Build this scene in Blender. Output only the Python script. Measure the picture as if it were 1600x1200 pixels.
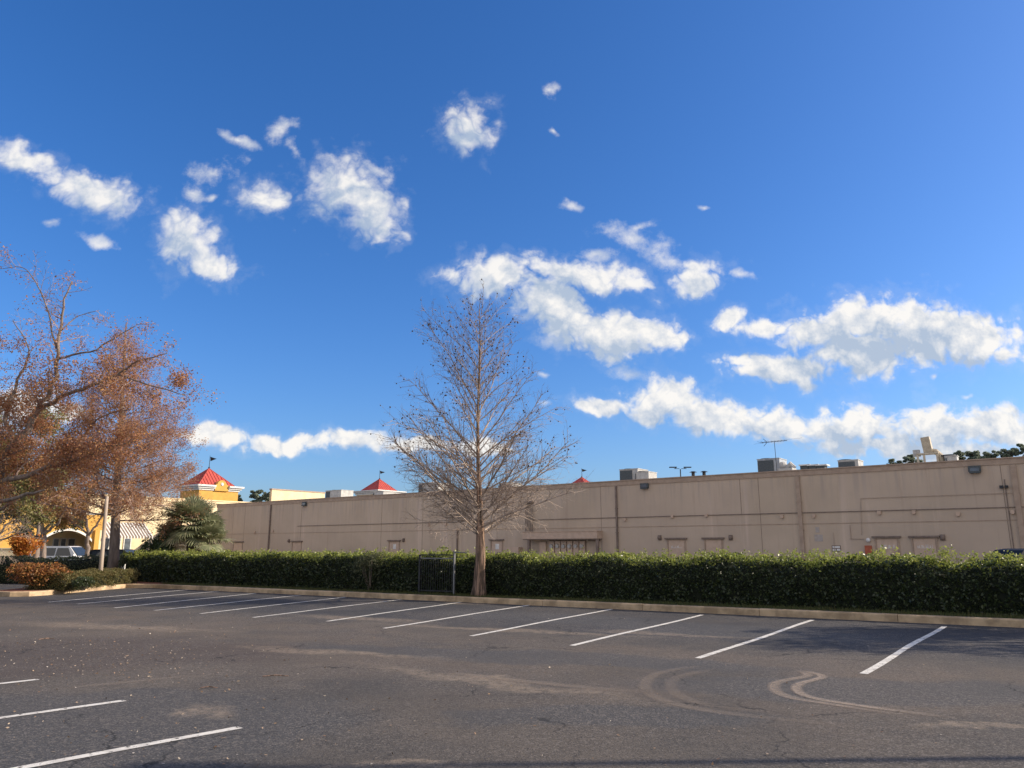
import bpy, math, random
import numpy as np
from mathutils import Vector, Matrix
R = math.radians
for o in list(bpy.data.objects): bpy.data.objects.remove(o)
S = bpy.context.scene; C = S.collection

# ------------------------------------------------------------------ camera
H = 1.65; F = 1180.0; PITCH = math.atan(255.0 / F)
cd = bpy.data.cameras.new("Camera"); cam = bpy.data.objects.new("Camera", cd); C.objects.link(cam)
cam.location = (0, 0, H); cam.rotation_euler = (math.pi / 2 + PITCH, 0, 0)
cd.sensor_width = 36; cd.lens = 36 * F / 1600; cd.clip_end = 6000; cd.clip_start = 0.05
S.camera = cam
S.render.resolution_x = 1024; S.render.resolution_y = 768
CP, SP = math.cos(PITCH), math.sin(PITCH)
def ray(px, py):
    u = (px - 800) / F; v = -(py - 600) / F
    return Vector((u, CP - v * SP, SP + v * CP))
def G(px, py, z=0.0):                       # point seen at a photo pixel on a level at height z
    d = ray(px, py); t = (z - H) / d.z
    return Vector((d.x * t, d.y * t, z))
def D(px, py, dist):                        # point seen at a photo pixel at a distance along +Y
    d = ray(px, py); t = dist / d.y
    return Vector((d.x * t, dist, H + d.z * t))
def on_plane(px, py, p0, n):                # point seen at a photo pixel on a vertical wall plane
    d = ray(px, py); t = (p0 - Vector((0, 0, H))).dot(n) / d.dot(n)
    return Vector((0, 0, H)) + d * t

# ------------------------------------------------------------------ light and exposure
SKY_TINT = (0.73, 0.885, 1.21); CLOUD_DARK = (3.0, 3.6, 4.5); CLOUD_LIT = (6.5, 6.3, 6.0)
SUN_EL = R(26); SUN_DIR = Vector((math.cos(SUN_EL) * 0.999, math.cos(SUN_EL) * 0.043, math.sin(SUN_EL)))
sd = bpy.data.lights.new("Sun", 'SUN'); sd.energy = 4.2; sd.angle = R(0.53); sd.color = (1.0, 0.86, 0.68)
so = bpy.data.objects.new("Sun", sd); C.objects.link(so); so.location = (60, 0, 40)
so.rotation_euler = SUN_DIR.to_track_quat('Z', 'Y').to_euler()
S.view_settings.view_transform = 'Standard'; S.view_settings.look = 'None'
S.view_settings.exposure = 0.62; S.view_settings.gamma = 1
W = bpy.data.worlds.new("World"); S.world = W; W.use_nodes = True

# node helpers ------------------------------------------------------
def N(nt, typ, **kw):
    n = nt.nodes.new(typ)
    for k, v in kw.items(): setattr(n, k, v)
    return n
def L(nt, a, b): nt.links.new(a, b)
def math_(nt, op, a, b=None, c=None, clamp=False):
    n = N(nt, 'ShaderNodeMath', operation=op, use_clamp=clamp)
    for i, x in enumerate((a, b, c)):
        if x is None: continue
        if isinstance(x, (int, float)): n.inputs[i].default_value = x
        else: L(nt, x, n.inputs[i])
    return n.outputs[0]
def mixc(nt, f, a, b, bt='MIX'):
    n = N(nt, 'ShaderNodeMix', data_type='RGBA', blend_type=bt)
    for i, x in ((0, f), (6, a), (7, b)):
        if isinstance(x, (int, float)): n.inputs[i].default_value = x
        elif isinstance(x, tuple): n.inputs[i].default_value = x if len(x) == 4 else (*x, 1)
        else: L(nt, x, n.inputs[i])
    return n.outputs[2]
def smooth(nt, x, a, b, lo=0.0, hi=1.0):
    n = N(nt, 'ShaderNodeMapRange', interpolation_type='SMOOTHSTEP')
    L(nt, x, n.inputs[0])
    for i, v in ((1, a), (2, b), (3, lo), (4, hi)): n.inputs[i].default_value = v
    return n.outputs[0]
def noise(nt, vec, scale, detail=4, rough=0.55, typ='NOISE', dist=0.0):
    n = N(nt, 'ShaderNodeTexNoise'); n.inputs['Scale'].default_value = scale
    n.inputs['Detail'].default_value = detail; n.inputs['Roughness'].default_value = rough
    n.inputs['Distortion'].default_value = dist
    if vec is not None: L(nt, vec, n.inputs['Vector'])
    return n
def blobs(nt, vec, lst, k=0.25, chunk=8):   # smooth-min field of ellipses (cx, cy, rx, ry, rot); vec must carry z = 1
    acc = None; P = vec
    for i, (cx, cy, rx, ry, rot) in enumerate(lst):
        if i and i % chunk == 0:            # evaluated chunk after chunk: keeps the shader's stack small
            q = N(nt, 'ShaderNodeVectorMath', operation='MULTIPLY_ADD'); L(nt, acc, q.inputs[0]); q.inputs[1].default_value = (1e-8, 1e-8, 0); L(nt, vec, q.inputs[2]); P = q.outputs[0]
        c, s = math.cos(rot), math.sin(rot); ds = []
        for ax, ay, r in ((c, s, rx), (-s, c, ry)):
            d = N(nt, 'ShaderNodeVectorMath', operation='DOT_PRODUCT'); L(nt, P, d.inputs[0]); d.inputs[1].default_value = (ax / r, ay / r, -(cx * ax + cy * ay) / r); ds.append(d.outputs['Value'])
        q2 = math_(nt, 'MULTIPLY_ADD', ds[0], ds[0], math_(nt, 'MULTIPLY', ds[1], ds[1]))
        acc = q2 if acc is None else math_(nt, 'SMOOTH_MIN', acc, q2, k)
    return math_(nt, 'SQRT', math_(nt, 'MAXIMUM', acc, 0.0))
def flat1(nt, v):                           # (x, y, 1)
    a = N(nt, 'ShaderNodeVectorMath', operation='MULTIPLY_ADD'); L(nt, v, a.inputs[0]); a.inputs[1].default_value = (1, 1, 0); a.inputs[2].default_value = (0, 0, 1); return a.outputs[0]

# ------------------------------------------------------------------ sky with clouds at infinity
def cloud_ell(px, py, a, b, deg=0):         # photo ellipse to the (x/y, z/y) plane of directions
    d = ray(px, py); e = ray(px + 1, py)
    s = abs(e.x / e.y - d.x / d.y); f = ray(px, py - 1)
    sv = abs(f.z / f.y - d.z / d.y)
    return (d.x / d.y, d.z / d.y, a * s * .98, b * sv * .98, -R(deg))
solid = [(35,250,66,19,28),(138,302,76,27,20),(290,372,48,38,50),(325,408,46,22,25),(406,316,38,24,25),
 (540,300,60,46,15),(585,335,42,34,60),(735,198,38,32,-25),(720,220,30,16,40),
 (775,438,72,32,10),(870,485,95,38,30),(960,520,85,36,15),(1025,525,48,26,15),(905,428,98,26,10),(985,440,34,18,10),
 (1088,432,44,26,-10),(1140,502,32,15,0),(1190,514,42,15,0),
 (1330,508,85,34,-8),(1420,515,130,44,3),(1520,538,80,32,12),(1240,572,100,22,2),(1330,560,90,24,5),(1190,582,45,16,0),
 (940,630,52,14,5),(1035,628,66,34,5),(1110,655,90,26,10),(1240,665,95,28,0),(1340,662,90,32,0),(1470,664,90,34,0),(1565,668,70,32,5),
 (1440,700,190,18,2),(330,682,54,18,8),(440,690,80,13,3),(570,692,60,19,0),(745,700,60,16,0),(650,700,60,12,0),
 (15,640,60,40,0),(105,655,40,18,0),(1280,520,60,24,-10),(1390,495,90,24,0),(1480,520,80,34,5),(1350,540,80,24,0),(430,320,22,20,60)]
wispy = [(330,268,44,17,-12),(300,295,20,16,30),(332,303,14,8,0),(375,213,42,10,28),(438,212,18,24,20),(464,236,24,13,30),(590,268,36,14,25),
 (990,372,60,22,15),(1045,400,60,18,30),(1000,350,30,10,-20),(930,395,40,12,0),(897,331,20,6,10),(1096,330,11,6,15),
 (985,580,38,11,10),(858,146,11,10,40),(865,212,10,5,50),(155,382,30,8,20),(848,580,14,6,0),(1165,432,24,9,15),
 (860,528,34,14,0),(820,498,22,12,10),(1530,566,30,5,5),(1464,584,8,5,0),(1398,588,8,5,0),(1335,708,40,5,0),(850,627,15,8,0),(75,345,20,8,10),(1515,614,14,6,0)]
nt = W.node_tree; nt.nodes.clear()
tc = N(nt, 'ShaderNodeTexCoord'); sx = N(nt, 'ShaderNodeSeparateXYZ'); L(nt, tc.outputs['Generated'], sx.inputs[0])
yy = math_(nt, 'MAXIMUM', sx.outputs[1], 0.02)
uu = math_(nt, 'DIVIDE', sx.outputs[0], yy); vv = math_(nt, 'DIVIDE', sx.outputs[2], yy)
cx = N(nt, 'ShaderNodeCombineXYZ'); L(nt, uu, cx.inputs[0]); L(nt, vv, cx.inputs[1]); Pn = cx.outputs[0]
sky = N(nt, 'ShaderNodeTexSky', sky_type='NISHITA'); sky.sun_disc = False; sky.sun_elevation = SUN_EL; sky.sun_rotation = R(87.5)
sky.air_density = 1.0; sky.dust_density = 1.3; sky.ozone_density = 2.2; sky.altitude = 0
hs = N(nt, 'ShaderNodeHueSaturation'); hs.inputs['Saturation'].default_value = 1.15; L(nt, mixc(nt, 1.0, sky.outputs[0], SKY_TINT, 'MULTIPLY'), hs.inputs['Color'])
def background(col):
    bg = N(nt, 'ShaderNodeBackground'); bg.inputs['Strength'].default_value = 0.10; L(nt, col, bg.inputs['Color']); return bg.outputs[0]
def vadd(v, o_):
    a = N(nt, 'ShaderNodeVectorMath', operation='ADD'); L(nt, v, a.inputs[0])
    if isinstance(o_, tuple): a.inputs[1].default_value = o_
    else: L(nt, o_, a.inputs[1])
    return a.outputs[0]
def cloud_sky(u0, u1):                      # the sky between two azimuths with the clouds that reach into it
    def pick(lst):
        out = []
        for c in lst:
            e = cloud_ell(*c); r = 1.9 * max(e[2], e[3])
            if e[0] + r > u0 and e[0] - r < u1: out.append(e)
        return out
    nz = noise(nt, Pn, 11, 3, 0.55).outputs['Color']
    w_ = N(nt, 'ShaderNodeVectorMath', operation='MULTIPLY_ADD'); L(nt, nz, w_.inputs[0]); w_.inputs[1].default_value = (.055, .055, 0); w_.inputs[2].default_value = (-.0275, -.0275, 0)
    Pw = vadd(Pn, w_.outputs[0]); fine = noise(nt, Pn, 22, 8, 0.64).outputs['Fac']; fine2 = noise(nt, vadd(Pn, (0.008, 0.013, 0)), 22, 4, 0.64).outputs['Fac']
    S_ = pick(solid); Wl_ = pick(wispy)
    fs = math_(nt, 'ADD', blobs(nt, flat1(nt, Pw), S_, 0.4), math_(nt, 'MULTIPLY', math_(nt, 'SUBTRACT', fine, 0.5), 2.0))
    bil = math_(nt, 'ABSOLUTE', math_(nt, 'SUBTRACT', noise(nt, Pw, 30, 3, 0.5).outputs['Fac'], 0.5))
    fs = math_(nt, 'SUBTRACT', fs, math_(nt, 'MULTIPLY', math_(nt, 'SUBTRACT', bil, 0.07), 2.2))
    soft = smooth(nt, vv, .30, .48)
    ds = math_(nt, 'ADD', math_(nt, 'MULTIPLY', smooth(nt, fs, 1.27, 0.58, 0, 0.97), math_(nt, 'SUBTRACT', 1.0, soft)), math_(nt, 'MULTIPLY', smooth(nt, fs, 1.45, 0.28, 0, 0.92), soft))
    ds = math_(nt, 'MAXIMUM', ds, smooth(nt, math_(nt, 'ADD', fs, math_(nt, 'MULTIPLY', math_(nt, 'SUBTRACT', fine, .5), 1.5)), 1.75, 1.0, 0, .08))
    f2 = blobs(nt, flat1(nt, vadd(Pw, (0.014, 0.028, 0))), S_, 0.4)
    fw = math_(nt, 'ADD', blobs(nt, flat1(nt, Pw), Wl_, 0.3), math_(nt, 'MULTIPLY', math_(nt, 'SUBTRACT', fine, 0.48), 4.2))
    dw = smooth(nt, fw, 1.3, -0.4, 0, 0.8)
    lit = math_(nt, 'ADD', math_(nt, 'ADD', smooth(nt, f2, .15, 1.6, .08, .92), math_(nt, 'MULTIPLY', math_(nt, 'SUBTRACT', bil, .06), 2.2)), math_(nt, 'MULTIPLY', math_(nt, 'SUBTRACT', fine, fine2), 2.4), clamp=True)
    return background(mixc(nt, math_(nt, 'MAXIMUM', ds, dw), hs.outputs[0], mixc(nt, lit, CLOUD_DARK, CLOUD_LIT)))
def mixs(f, a, b_):
    m_ = N(nt, 'ShaderNodeMixShader'); L(nt, f, m_.inputs[0]); L(nt, a, m_.inputs[1]); L(nt, b_, m_.inputs[2]); return m_.outputs[0]
U1, U2, U3 = -.34, .0, .34
quads = [cloud_sky(-9, U1), cloud_sky(U1, U2), cloud_sky(U2, U3), cloud_sky(U3, 9)]
half = mixs(math_(nt, 'GREATER_THAN', uu, U2), mixs(math_(nt, 'GREATER_THAN', uu, U1), quads[0], quads[1]), mixs(math_(nt, 'GREATER_THAN', uu, U3), quads[2], quads[3]))
# only the part of the sky that has clouds pays for them
inside = math_(nt, 'MULTIPLY', math_(nt, 'MULTIPLY', math_(nt, 'GREATER_THAN', sx.outputs[1], .3), math_(nt, 'GREATER_THAN', vv, 0.0)), math_(nt, 'MULTIPLY', math_(nt, 'LESS_THAN', vv, ray(800, 110).z / ray(800, 110).y), math_(nt, 'LESS_THAN', math_(nt, 'ABSOLUTE', uu), 1.25)))
wo = N(nt, 'ShaderNodeOutputWorld'); 
# unseen broken cloud added behind the camera to warm and fill the shade
bn_ = noise(nt, tc.outputs['Generated'], 2.6, 4, 0.6).outputs['Fac']
back = background(mixc(nt, smooth(nt, bn_, .42, .58, 0, .9), hs.outputs[0], (8.0, 7.1, 6.0)))
behind = math_(nt, 'MULTIPLY', math_(nt, 'LESS_THAN', sx.outputs[1], -.05), math_(nt, 'GREATER_THAN', sx.outputs[2], 0.0))
L(nt, mixs(behind, mixs(inside, background(hs.outputs[0]), half), back), wo.inputs['Surface'])

# ------------------------------------------------------------------ materials
def mat(name, c1, c2=None, scale=4.0, rough=0.85, bump=0.0, bscale=40.0, metal=0.0, transl=0.0, island=False, spec=0.3, stretch=None, ramp=(0.35, 0.65), island_cols=None):
    m = bpy.data.materials.new(name); m.use_nodes = True; t = m.node_tree
    b = t.nodes['Principled BSDF']; b.inputs['Roughness'].default_value = rough; b.inputs['Metallic'].default_value = metal
    b.inputs['Specular IOR Level'].default_value = spec
    co = N(t, 'ShaderNodeTexCoord').outputs['Object']
    if stretch:
        mp = N(t, 'ShaderNodeMapping'); mp.inputs['Scale'].default_value = stretch; L(t, co, mp.inputs[0]); cv = mp.outputs[0]
    else: cv = co
    if island_cols:
        gr = N(t, 'ShaderNodeNewGeometry'); rp = N(t, 'ShaderNodeValToRGB'); L(t, gr.outputs['Random Per Island'], rp.inputs[0])
        e = rp.color_ramp.elements; e[0].color = (*island_cols[0], 1); e[1].color = (*island_cols[-1], 1)
        for i, cc in enumerate(island_cols[1:-1]):
            q = e.new((i + 1) / (len(island_cols) - 1)); q.color = (*cc, 1)
        col = rp.outputs[0]
        nz = noise(t, cv, scale, 3)
        col = mixc(t, smooth(t, nz.outputs['Fac'], .3, .7, 0.0, 0.5), col, (*c1, 1))
    elif c2 is not None:
        nz = noise(t, cv, scale, 7, 0.6)
        col = mixc(t, smooth(t, nz.outputs['Fac'], *ramp), (*c1, 1), (*c2, 1))
    else:
        col = None; b.inputs['Base Color'].default_value = (*c1, 1)
    if col is not None: L(t, col, b.inputs['Base Color'])
    if bump:
        bn = noise(t, co, bscale, 5, 0.65); bp = N(t, 'ShaderNodeBump'); bp.inputs['Strength'].default_value = bump; bp.inputs['Distance'].default_value = 0.02
        L(t, bn.outputs['Fac'], bp.inputs['Height']); L(t, bp.outputs[0], b.inputs['Normal'])
    if transl:
        tr = N(t, 'ShaderNodeBsdfTranslucent'); ms = N(t, 'ShaderNodeMixShader'); ms.inputs[0].default_value = transl
        if col is not None: L(t, col, tr.inputs['Color'])
        else: tr.inputs['Color'].default_value = (*c1, 1)
        out = t.nodes['Material Output']; L(t, b.outputs[0], ms.inputs[1]); L(t, tr.outputs[0], ms.inputs[2]); L(t, ms.outputs[0], out.inputs['Surface'])
    return m
M = {}
M['conc'] = mat('kerb_concrete', (.60, .44, .27), (.34, .245, .15), 2.2, .9, .5, 60)
M['beige'] = None
M['trim'] = mat('wall_trim', (.42, .32, .24), (.35, .26, .195), 3, .7)
M['dtrim'] = mat('dark_trim', (.24, .185, .15), (.17, .13, .105), 5, .7)
M['door'] = mat('door_paint', (.56, .42, .315), (.48, .36, .27), 3, .6)
M['wt'] = mat('white_paint', (.75, .74, .70), (.6, .59, .56), 6, .6)
M['cream'] = mat('cream_stucco', (.80, .66, .42), (.70, .57, .36), 1.5, .9, .2)
M['yellow'] = mat('yellow_stucco', (.66, .37, .09), (.57, .32, .08), 1.5, .9, .2)
M['redroof'] = mat('red_metal', (.50, .085, .06), (.40, .07, .05), 2, .5, spec=.5)
M['metal'] = mat('galvanised_metal', (.42, .43, .43), (.30, .31, .32), 4, .45, metal=.5)
M['gpost'] = mat('weathered_metal', (.24, .24, .24), (.16, .16, .16), 4, .6, metal=.2)
M['dmetal'] = mat('dark_metal', (.05, .05, .055), (.03, .03, .03), 6, .5, metal=.3)
M['cmetal'] = mat('cream_metal', (.55, .48, .36), (.40, .34, .25), 3, .6)
M['hvac'] = mat('hvac_light', (.48, .47, .44), (.36, .35, .33), 3, .6)
M['coil'] = mat('hvac_coil', (.10, .115, .12), (.06, .07, .075), 20, .7)
M['glass'] = mat('window_glass', (.03, .04, .05), None, rough=.08, spec=.6)
M['shop'] = mat('shop_window', (.16, .19, .22), (.09, .10, .12), 1.5, .15, spec=.5)
M['carw'] = mat('white_car_paint', (.72, .72, .72), (.68, .68, .68), 2, .25, spec=.5)
M['cark'] = mat('black_car_paint', (.012, .014, .017), (.018, .018, .018), 2, .5, spec=.15)
M['tyre'] = mat('rubber', (.02, .02, .02), (.03, .03, .03), 8, .9)
M['lampr'] = mat('red_lens', (.4, .02, .02), None, rough=.2)
M['orange'] = mat('orange_paint', (.46, .12, .06), (.38, .10, .05), 5, .6)
M['postw'] = mat('post_concrete', (.48, .39, .31), (.36, .29, .23), 3, .9, .4, 50, stretch=(1, 1, .25))
M['bark'] = mat('cypress_bark', (.36, .235, .165), (.10, .07, .05), 13, .95, 1.0, 30, stretch=(1, 1, .1), ramp=(.42, .56))
M['twig'] = mat('pale_twig', (.42, .335, .275), (.26, .205, .165), 3, .9)
M['bark2'] = mat('grey_bark', (.27, .215, .18), (.15, .12, .10), 7, .95, .8, 30, stretch=(1, 1, .2))
M['twig2'] = mat('brown_twig', (.42, .31, .26), (.27, .20, .17), 3, .9)
M['seed'] = mat('seed_ball', (.045, .028, .02), (.08, .05, .03), 5, .9)
M['lrust'] = mat('rust_leaf', (.23, .10, .07), scale=1.1, rough=.75, transl=.4, island_cols=[(.52, .27, .14), (.45, .19, .10), (.38, .23, .15), (.62, .34, .11), (.30, .18, .12)])
M['lbrown'] = mat('brown_leaf', (.22, .14, .06), scale=1.1, rough=.75, transl=.4, island_cols=[(.48, .28, .11), (.40, .20, .10), (.34, .27, .10), (.62, .36, .08), (.28, .20, .10)])
M['lolive'] = mat('olive_leaf', (.11, .12, .045), scale=.9, rough=.6, transl=.3, island_cols=[(.18, .19, .07), (.26, .23, .09), (.13, .14, .05), (.42, .27, .09)])
M['lgreen'] = mat('dark_leaf', (.045, .075, .03), scale=.9, rough=.5, transl=.25, island_cols=[(.04, .07, .03), (.07, .10, .04), (.03, .055, .025)])
M['lfar'] = mat('hazy_far_leaf', (.17, .21, .15), scale=.9, rough=.7, transl=.35, island_cols=[(.22, .27, .19), (.30, .33, .23), (.17, .21, .16)])  # distance haze mixed into the leaf colour
M['lorange'] = mat('orange_leaf', (.42, .15, .03), scale=2, rough=.6, transl=.4, island_cols=[(.60, .22, .03), (.45, .12, .03), (.62, .34, .05), (.35, .09, .03)])
M['croton'] = mat('croton_leaf', (.25, .10, .05), scale=3, rough=.45, transl=.3, island_cols=[(.38, .14, .04), (.22, .08, .03), (.50, .24, .06), (.16, .13, .04), (.15, .06, .03)])
M['hleaf'] = mat('hedge_leaf', (.04, .055, .02), scale=1.4, rough=.38, transl=.2, spec=.4, island_cols=[(.024, .040, .018), (.042, .060, .02), (.018, .030, .015), (.075, .09, .025), (.028, .045, .016)])
M['sprig'] = mat('young_sunlit_leaf', (.20, .25, .06), scale=1.4, rough=.4, transl=.4, island_cols=[(.26, .31, .055), (.42, .43, .10), (.16, .21, .04)])  # young sprigs, and the painted sunlit tone of the hedge top
M['hleaf2'] = mat('clipped_leaf', (.13, .12, .04), scale=1.6, rough=.6, transl=.3, island_cols=[(.12, .13, .045), (.20, .13, .05), (.08, .11, .035), (.24, .16, .07)])
M['hleaf3'] = mat('grey_leaf', (.10, .11, .055), scale=.8, rough=.6, transl=.3, island_cols=[(.09, .11, .05), (.14, .14, .08), (.06, .08, .035)])
M['hcore'] = mat('hedge_core', (.018, .024, .012), (.012, .015, .01), 8, .95)
M['palm'] = mat('palm_leaf', (.26, .28, .16), scale=1.5, rough=.5, transl=.25, island_cols=[(.24, .27, .14), (.34, .34, .20), (.17, .20, .10), (.44, .40, .25)])
M['grass'] = mat('grass', (.07, .09, .03), scale=3, rough=.8, transl=.3, island_cols=[(.06, .09, .025), (.11, .12, .04), (.16, .13, .06)])
M['soil'] = mat('strip_soil', (.06, .055, .03), (.04, .045, .02), 5, .95, .6, 30)
M['mulch'] = mat('mulch', (.33, .13, .075), (.16, .07, .045), 14, .95, 1.0, 45)
M['litter'] = mat('dry_leaf', (.30, .22, .14), scale=3, rough=.8, island_cols=[(.42, .34, .25), (.22, .13, .08), (.12, .08, .05), (.60, .55, .46)])
M['roofm'] = mat('roof_membrane', (.55, .54, .50), (.42, .41, .38), 2, .9)
M['alley'] = mat('alley_asphalt', (.10, .098, .095), (.07, .07, .068), 1.2, .92, .4, 60)

WD_ = (lambda v: Vector((v.x, v.y, 0)).normalized())(G(1600, 713, 6.1) - G(340, 788, 6.1))
WA_ = G(340, 788, 6.1); WA_.z = 0
M['lane'] = mat('bounce_concrete', (.46, .39, .31), (.32, .27, .215), 1.0, .92, .3, 50)  # pale tone chosen to bounce warm light onto the store wall
def stucco():
    m = mat('beige_stucco', (.375, .315, .27)); t = m.node_tree; b = t.nodes['Principled BSDF']
    co = N(t, 'ShaderNodeTexCoord').outputs['Object']
    mp = N(t, 'ShaderNodeMapping'); mp.inputs['Scale'].default_value = (1, 1, .06); L(t, co, mp.inputs[0])
    st = noise(t, mp.outputs[0], .9, 6, .65).outputs['Fac']; bl = noise(t, co, .22, 5, .6).outputs['Fac']
    c = mixc(t, smooth(t, bl, .35, .65), (.55, .44, .33, 1), (.475, .38, .285, 1))
    dt = N(t, 'ShaderNodeVectorMath', operation='DOT_PRODUCT'); L(t, co, dt.inputs[0]); dt.inputs[1].default_value = tuple(WD_ / 5.4)
    wn2 = N(t, 'ShaderNodeTexWhiteNoise', noise_dimensions='1D'); L(t, math_(t, 'FLOOR', dt.outputs['Value']), wn2.inputs['W'])
    c = mixc(t, math_(t, 'MULTIPLY', wn2.outputs['Value'], .28), c, (.50, .40, .33, 1))
    c = mixc(t, smooth(t, st, .54, .74, 0, .55), c, (.70, .56, .45, 1))
    c = mixc(t, smooth(t, noise(t, mp.outputs[0], 2.3, 5, .7).outputs['Fac'], .52, .72, 0, .5), c, (.40, .30, .23, 1))
    sz = N(t, 'ShaderNodeSeparateXYZ'); L(t, co, sz.inputs[0])
    run = math_(t, 'MULTIPLY', smooth(t, sz.outputs[2], 3.4, 5.8), smooth(t, noise(t, mp.outputs[0], 3.6, 4).outputs['Fac'], .45, .68, 0, .55))
    c = mixc(t, run, c, (.36, .30, .26, 1))
    c = mixc(t, math_(t, 'MULTIPLY', smooth(t, sz.outputs[2], 1.9, .2), smooth(t, noise(t, co, 1.3, 6, .7).outputs['Fac'], .35, .65, .1, .6)), c, (.33, .26, .21, 1))
    L(t, c, b.inputs['Base Color']); b.inputs['Roughness'].default_value = .92
    bn = noise(t, co, 30, 4, .6); bp = N(t, 'ShaderNodeBump'); bp.inputs['Strength'].default_value = .25; bp.inputs['Distance'].default_value = .01
    L(t, bn.outputs['Fac'], bp.inputs['Height']); L(t, bp.outputs[0], b.inputs['Normal'])
    return m
M['beige'] = stucco()

# ------------------------------------------------------------------ mesh building
class MB:
    def __init__(s): s.v = []; s.f = []
    def add(s, vs, fs):
        n = len(s.v); s.v += [tuple(v) for v in vs]; s.f += [tuple(i + n for i in f) for f in fs]
    def box(s, c, size, rz=0.0, mx=None):
        a, b, h = [q / 2 for q in size]; m = mx if mx is not None else Matrix.Rotation(rz, 3, 'Z')
        s.add([m @ Vector((x, y, z)) + Vector(c) for z in (-h, h) for x, y in ((-a, -b), (a, -b), (a, b), (-a, b))],
              [(3, 2, 1, 0), (4, 5, 6, 7), (0, 1, 5, 4), (1, 2, 6, 5), (2, 3, 7, 6), (3, 0, 4, 7)])
    def prism(s, poly, z0, z1):
        n = len(poly)
        s.add([(p[0], p[1], z0) for p in poly] + [(p[0], p[1], z1) for p in poly],
              [tuple(range(n - 1, -1, -1)), tuple(range(n, 2 * n))] + [(i, (i + 1) % n, n + (i + 1) % n, n + i) for i in range(n)])
    def extrude(s, poly, a, b):              # poly in 3D, swept by vector from a to b offsets
        n = len(poly)
        s.add([Vector(p) + Vector(a) for p in poly] + [Vector(p) + Vector(b) for p in poly],
              [tuple(range(n - 1, -1, -1)), tuple(range(n, 2 * n))] + [(i, (i + 1) % n, n + (i + 1) % n, n + i) for i in range(n)])
    def tube(s, pts, radii, sides=6, cap=True, wob=None):
        n = len(pts); pts = [Vector(p) for p in pts]
        d = (pts[-1] - pts[0]); d = d.normalized() if d.length > 1e-9 else Vector((0, 0, 1))
        a = Vector((1, 0, 0)) if abs(d.x) < .8 else Vector((0, 1, 0))
        base = len(s.v)
        for i in range(n):
            t = pts[min(i + 1, n - 1)] - pts[max(i - 1, 0)]; t.normalize()
            u = t.cross(a); u.normalize(); w_ = t.cross(u)
            r = radii[i] if hasattr(radii, '__len__') else radii
            for k in range(sides):
                an = 2 * math.pi * k / sides; rr = r * (wob(i / (n - 1), an) if wob else 1)
                q = pts[i] + u * (math.cos(an) * rr) + w_ * (math.sin(an) * rr); s.v.append((q.x, q.y, q.z))
        for i in range(n - 1):
            for k in range(sides):
                k2 = (k + 1) % sides; b0 = base + i * sides
                s.f.append((b0 + k, b0 + k2, b0 + sides + k2, b0 + sides + k))
        if cap: s.f.append(tuple(base + k for k in range(sides))[::-1]); s.f.append(tuple(base + (n - 1) * sides + k for k in range(sides)))
    def ball(s, c, r, seg=8, rings=5, sc=(1, 1, 1)):
        base = len(s.v)
        for i in range(rings + 1):
            th = math.pi * i / rings
            for k in range(seg):
                ph = 2 * math.pi * k / seg
                s.v.append((c[0] + r * sc[0] * math.sin(th) * math.cos(ph), c[1] + r * sc[1] * math.sin(th) * math.sin(ph), c[2] + r * sc[2] * math.cos(th)))
        for i in range(rings):
            for k in range(seg):
                k2 = (k + 1) % seg; a = base + i * seg
                s.f.append((a + k, a + seg + k, a + seg + k2, a + k2))
def props(o, label=None, cat=None, group=None, kind=None):
    if label: o['label'] = label
    if cat: o['category'] = cat
    if group: o['group'] = group
    if kind: o['kind'] = kind
    return o
def empty(name, loc, rz=0.0, **k):
    o = bpy.data.objects.new(name, None); C.objects.link(o); o.location = loc; o.rotation_euler = (0, 0, rz)
    o['_o'] = tuple(loc); o.empty_display_size = .3
    return props(o, **k)
def root(o):
    while o.parent: o = o.parent
    return o
def link_mesh(name, me, m, parent, origin, local, smooth_):
    me.materials.append(m)
    if smooth_: me.polygons.foreach_set('use_smooth', [True] * len(me.polygons))
    o = bpy.data.objects.new(name, me); C.objects.link(o)
    if parent:
        o.parent = parent
        if not local: me.transform(Matrix.Translation(-Vector(root(parent)['_o'])))
    elif origin is not None:
        me.transform(Matrix.Translation(-Vector(origin))); o.location = origin; o['_o'] = tuple(origin)
    else: o['_o'] = (0, 0, 0)
    return o
def build(mb, name, m, parent=None, origin=None, local=False, smooth_=False, **k):
    me = bpy.data.meshes.new(name); me.from_pydata(mb.v, [], mb.f); me.update()
    return props(link_mesh(name, me, m, parent, origin, local, smooth_), **k)
def np_mesh(name, V, nper, m, parent=None, origin=None, local=False, **k):     # V: (n*nper, 3): polygons of nper corners
    V = np.asarray(V, dtype=np.float32).reshape(-1, 3); n = len(V) // nper
    me = bpy.data.meshes.new(name); me.vertices.add(len(V)); me.vertices.foreach_set('co', V.ravel())
    me.loops.add(len(V)); me.loops.foreach_set('vertex_index', np.arange(len(V), dtype=np.int32))
    me.polygons.add(n); me.polygons.foreach_set('loop_start', np.arange(0, len(V), nper, dtype=np.int32))
    me.update(calc_edges=True); me.validate()
    return props(link_mesh(name, me, m, parent, origin, local, False), **k)
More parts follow.
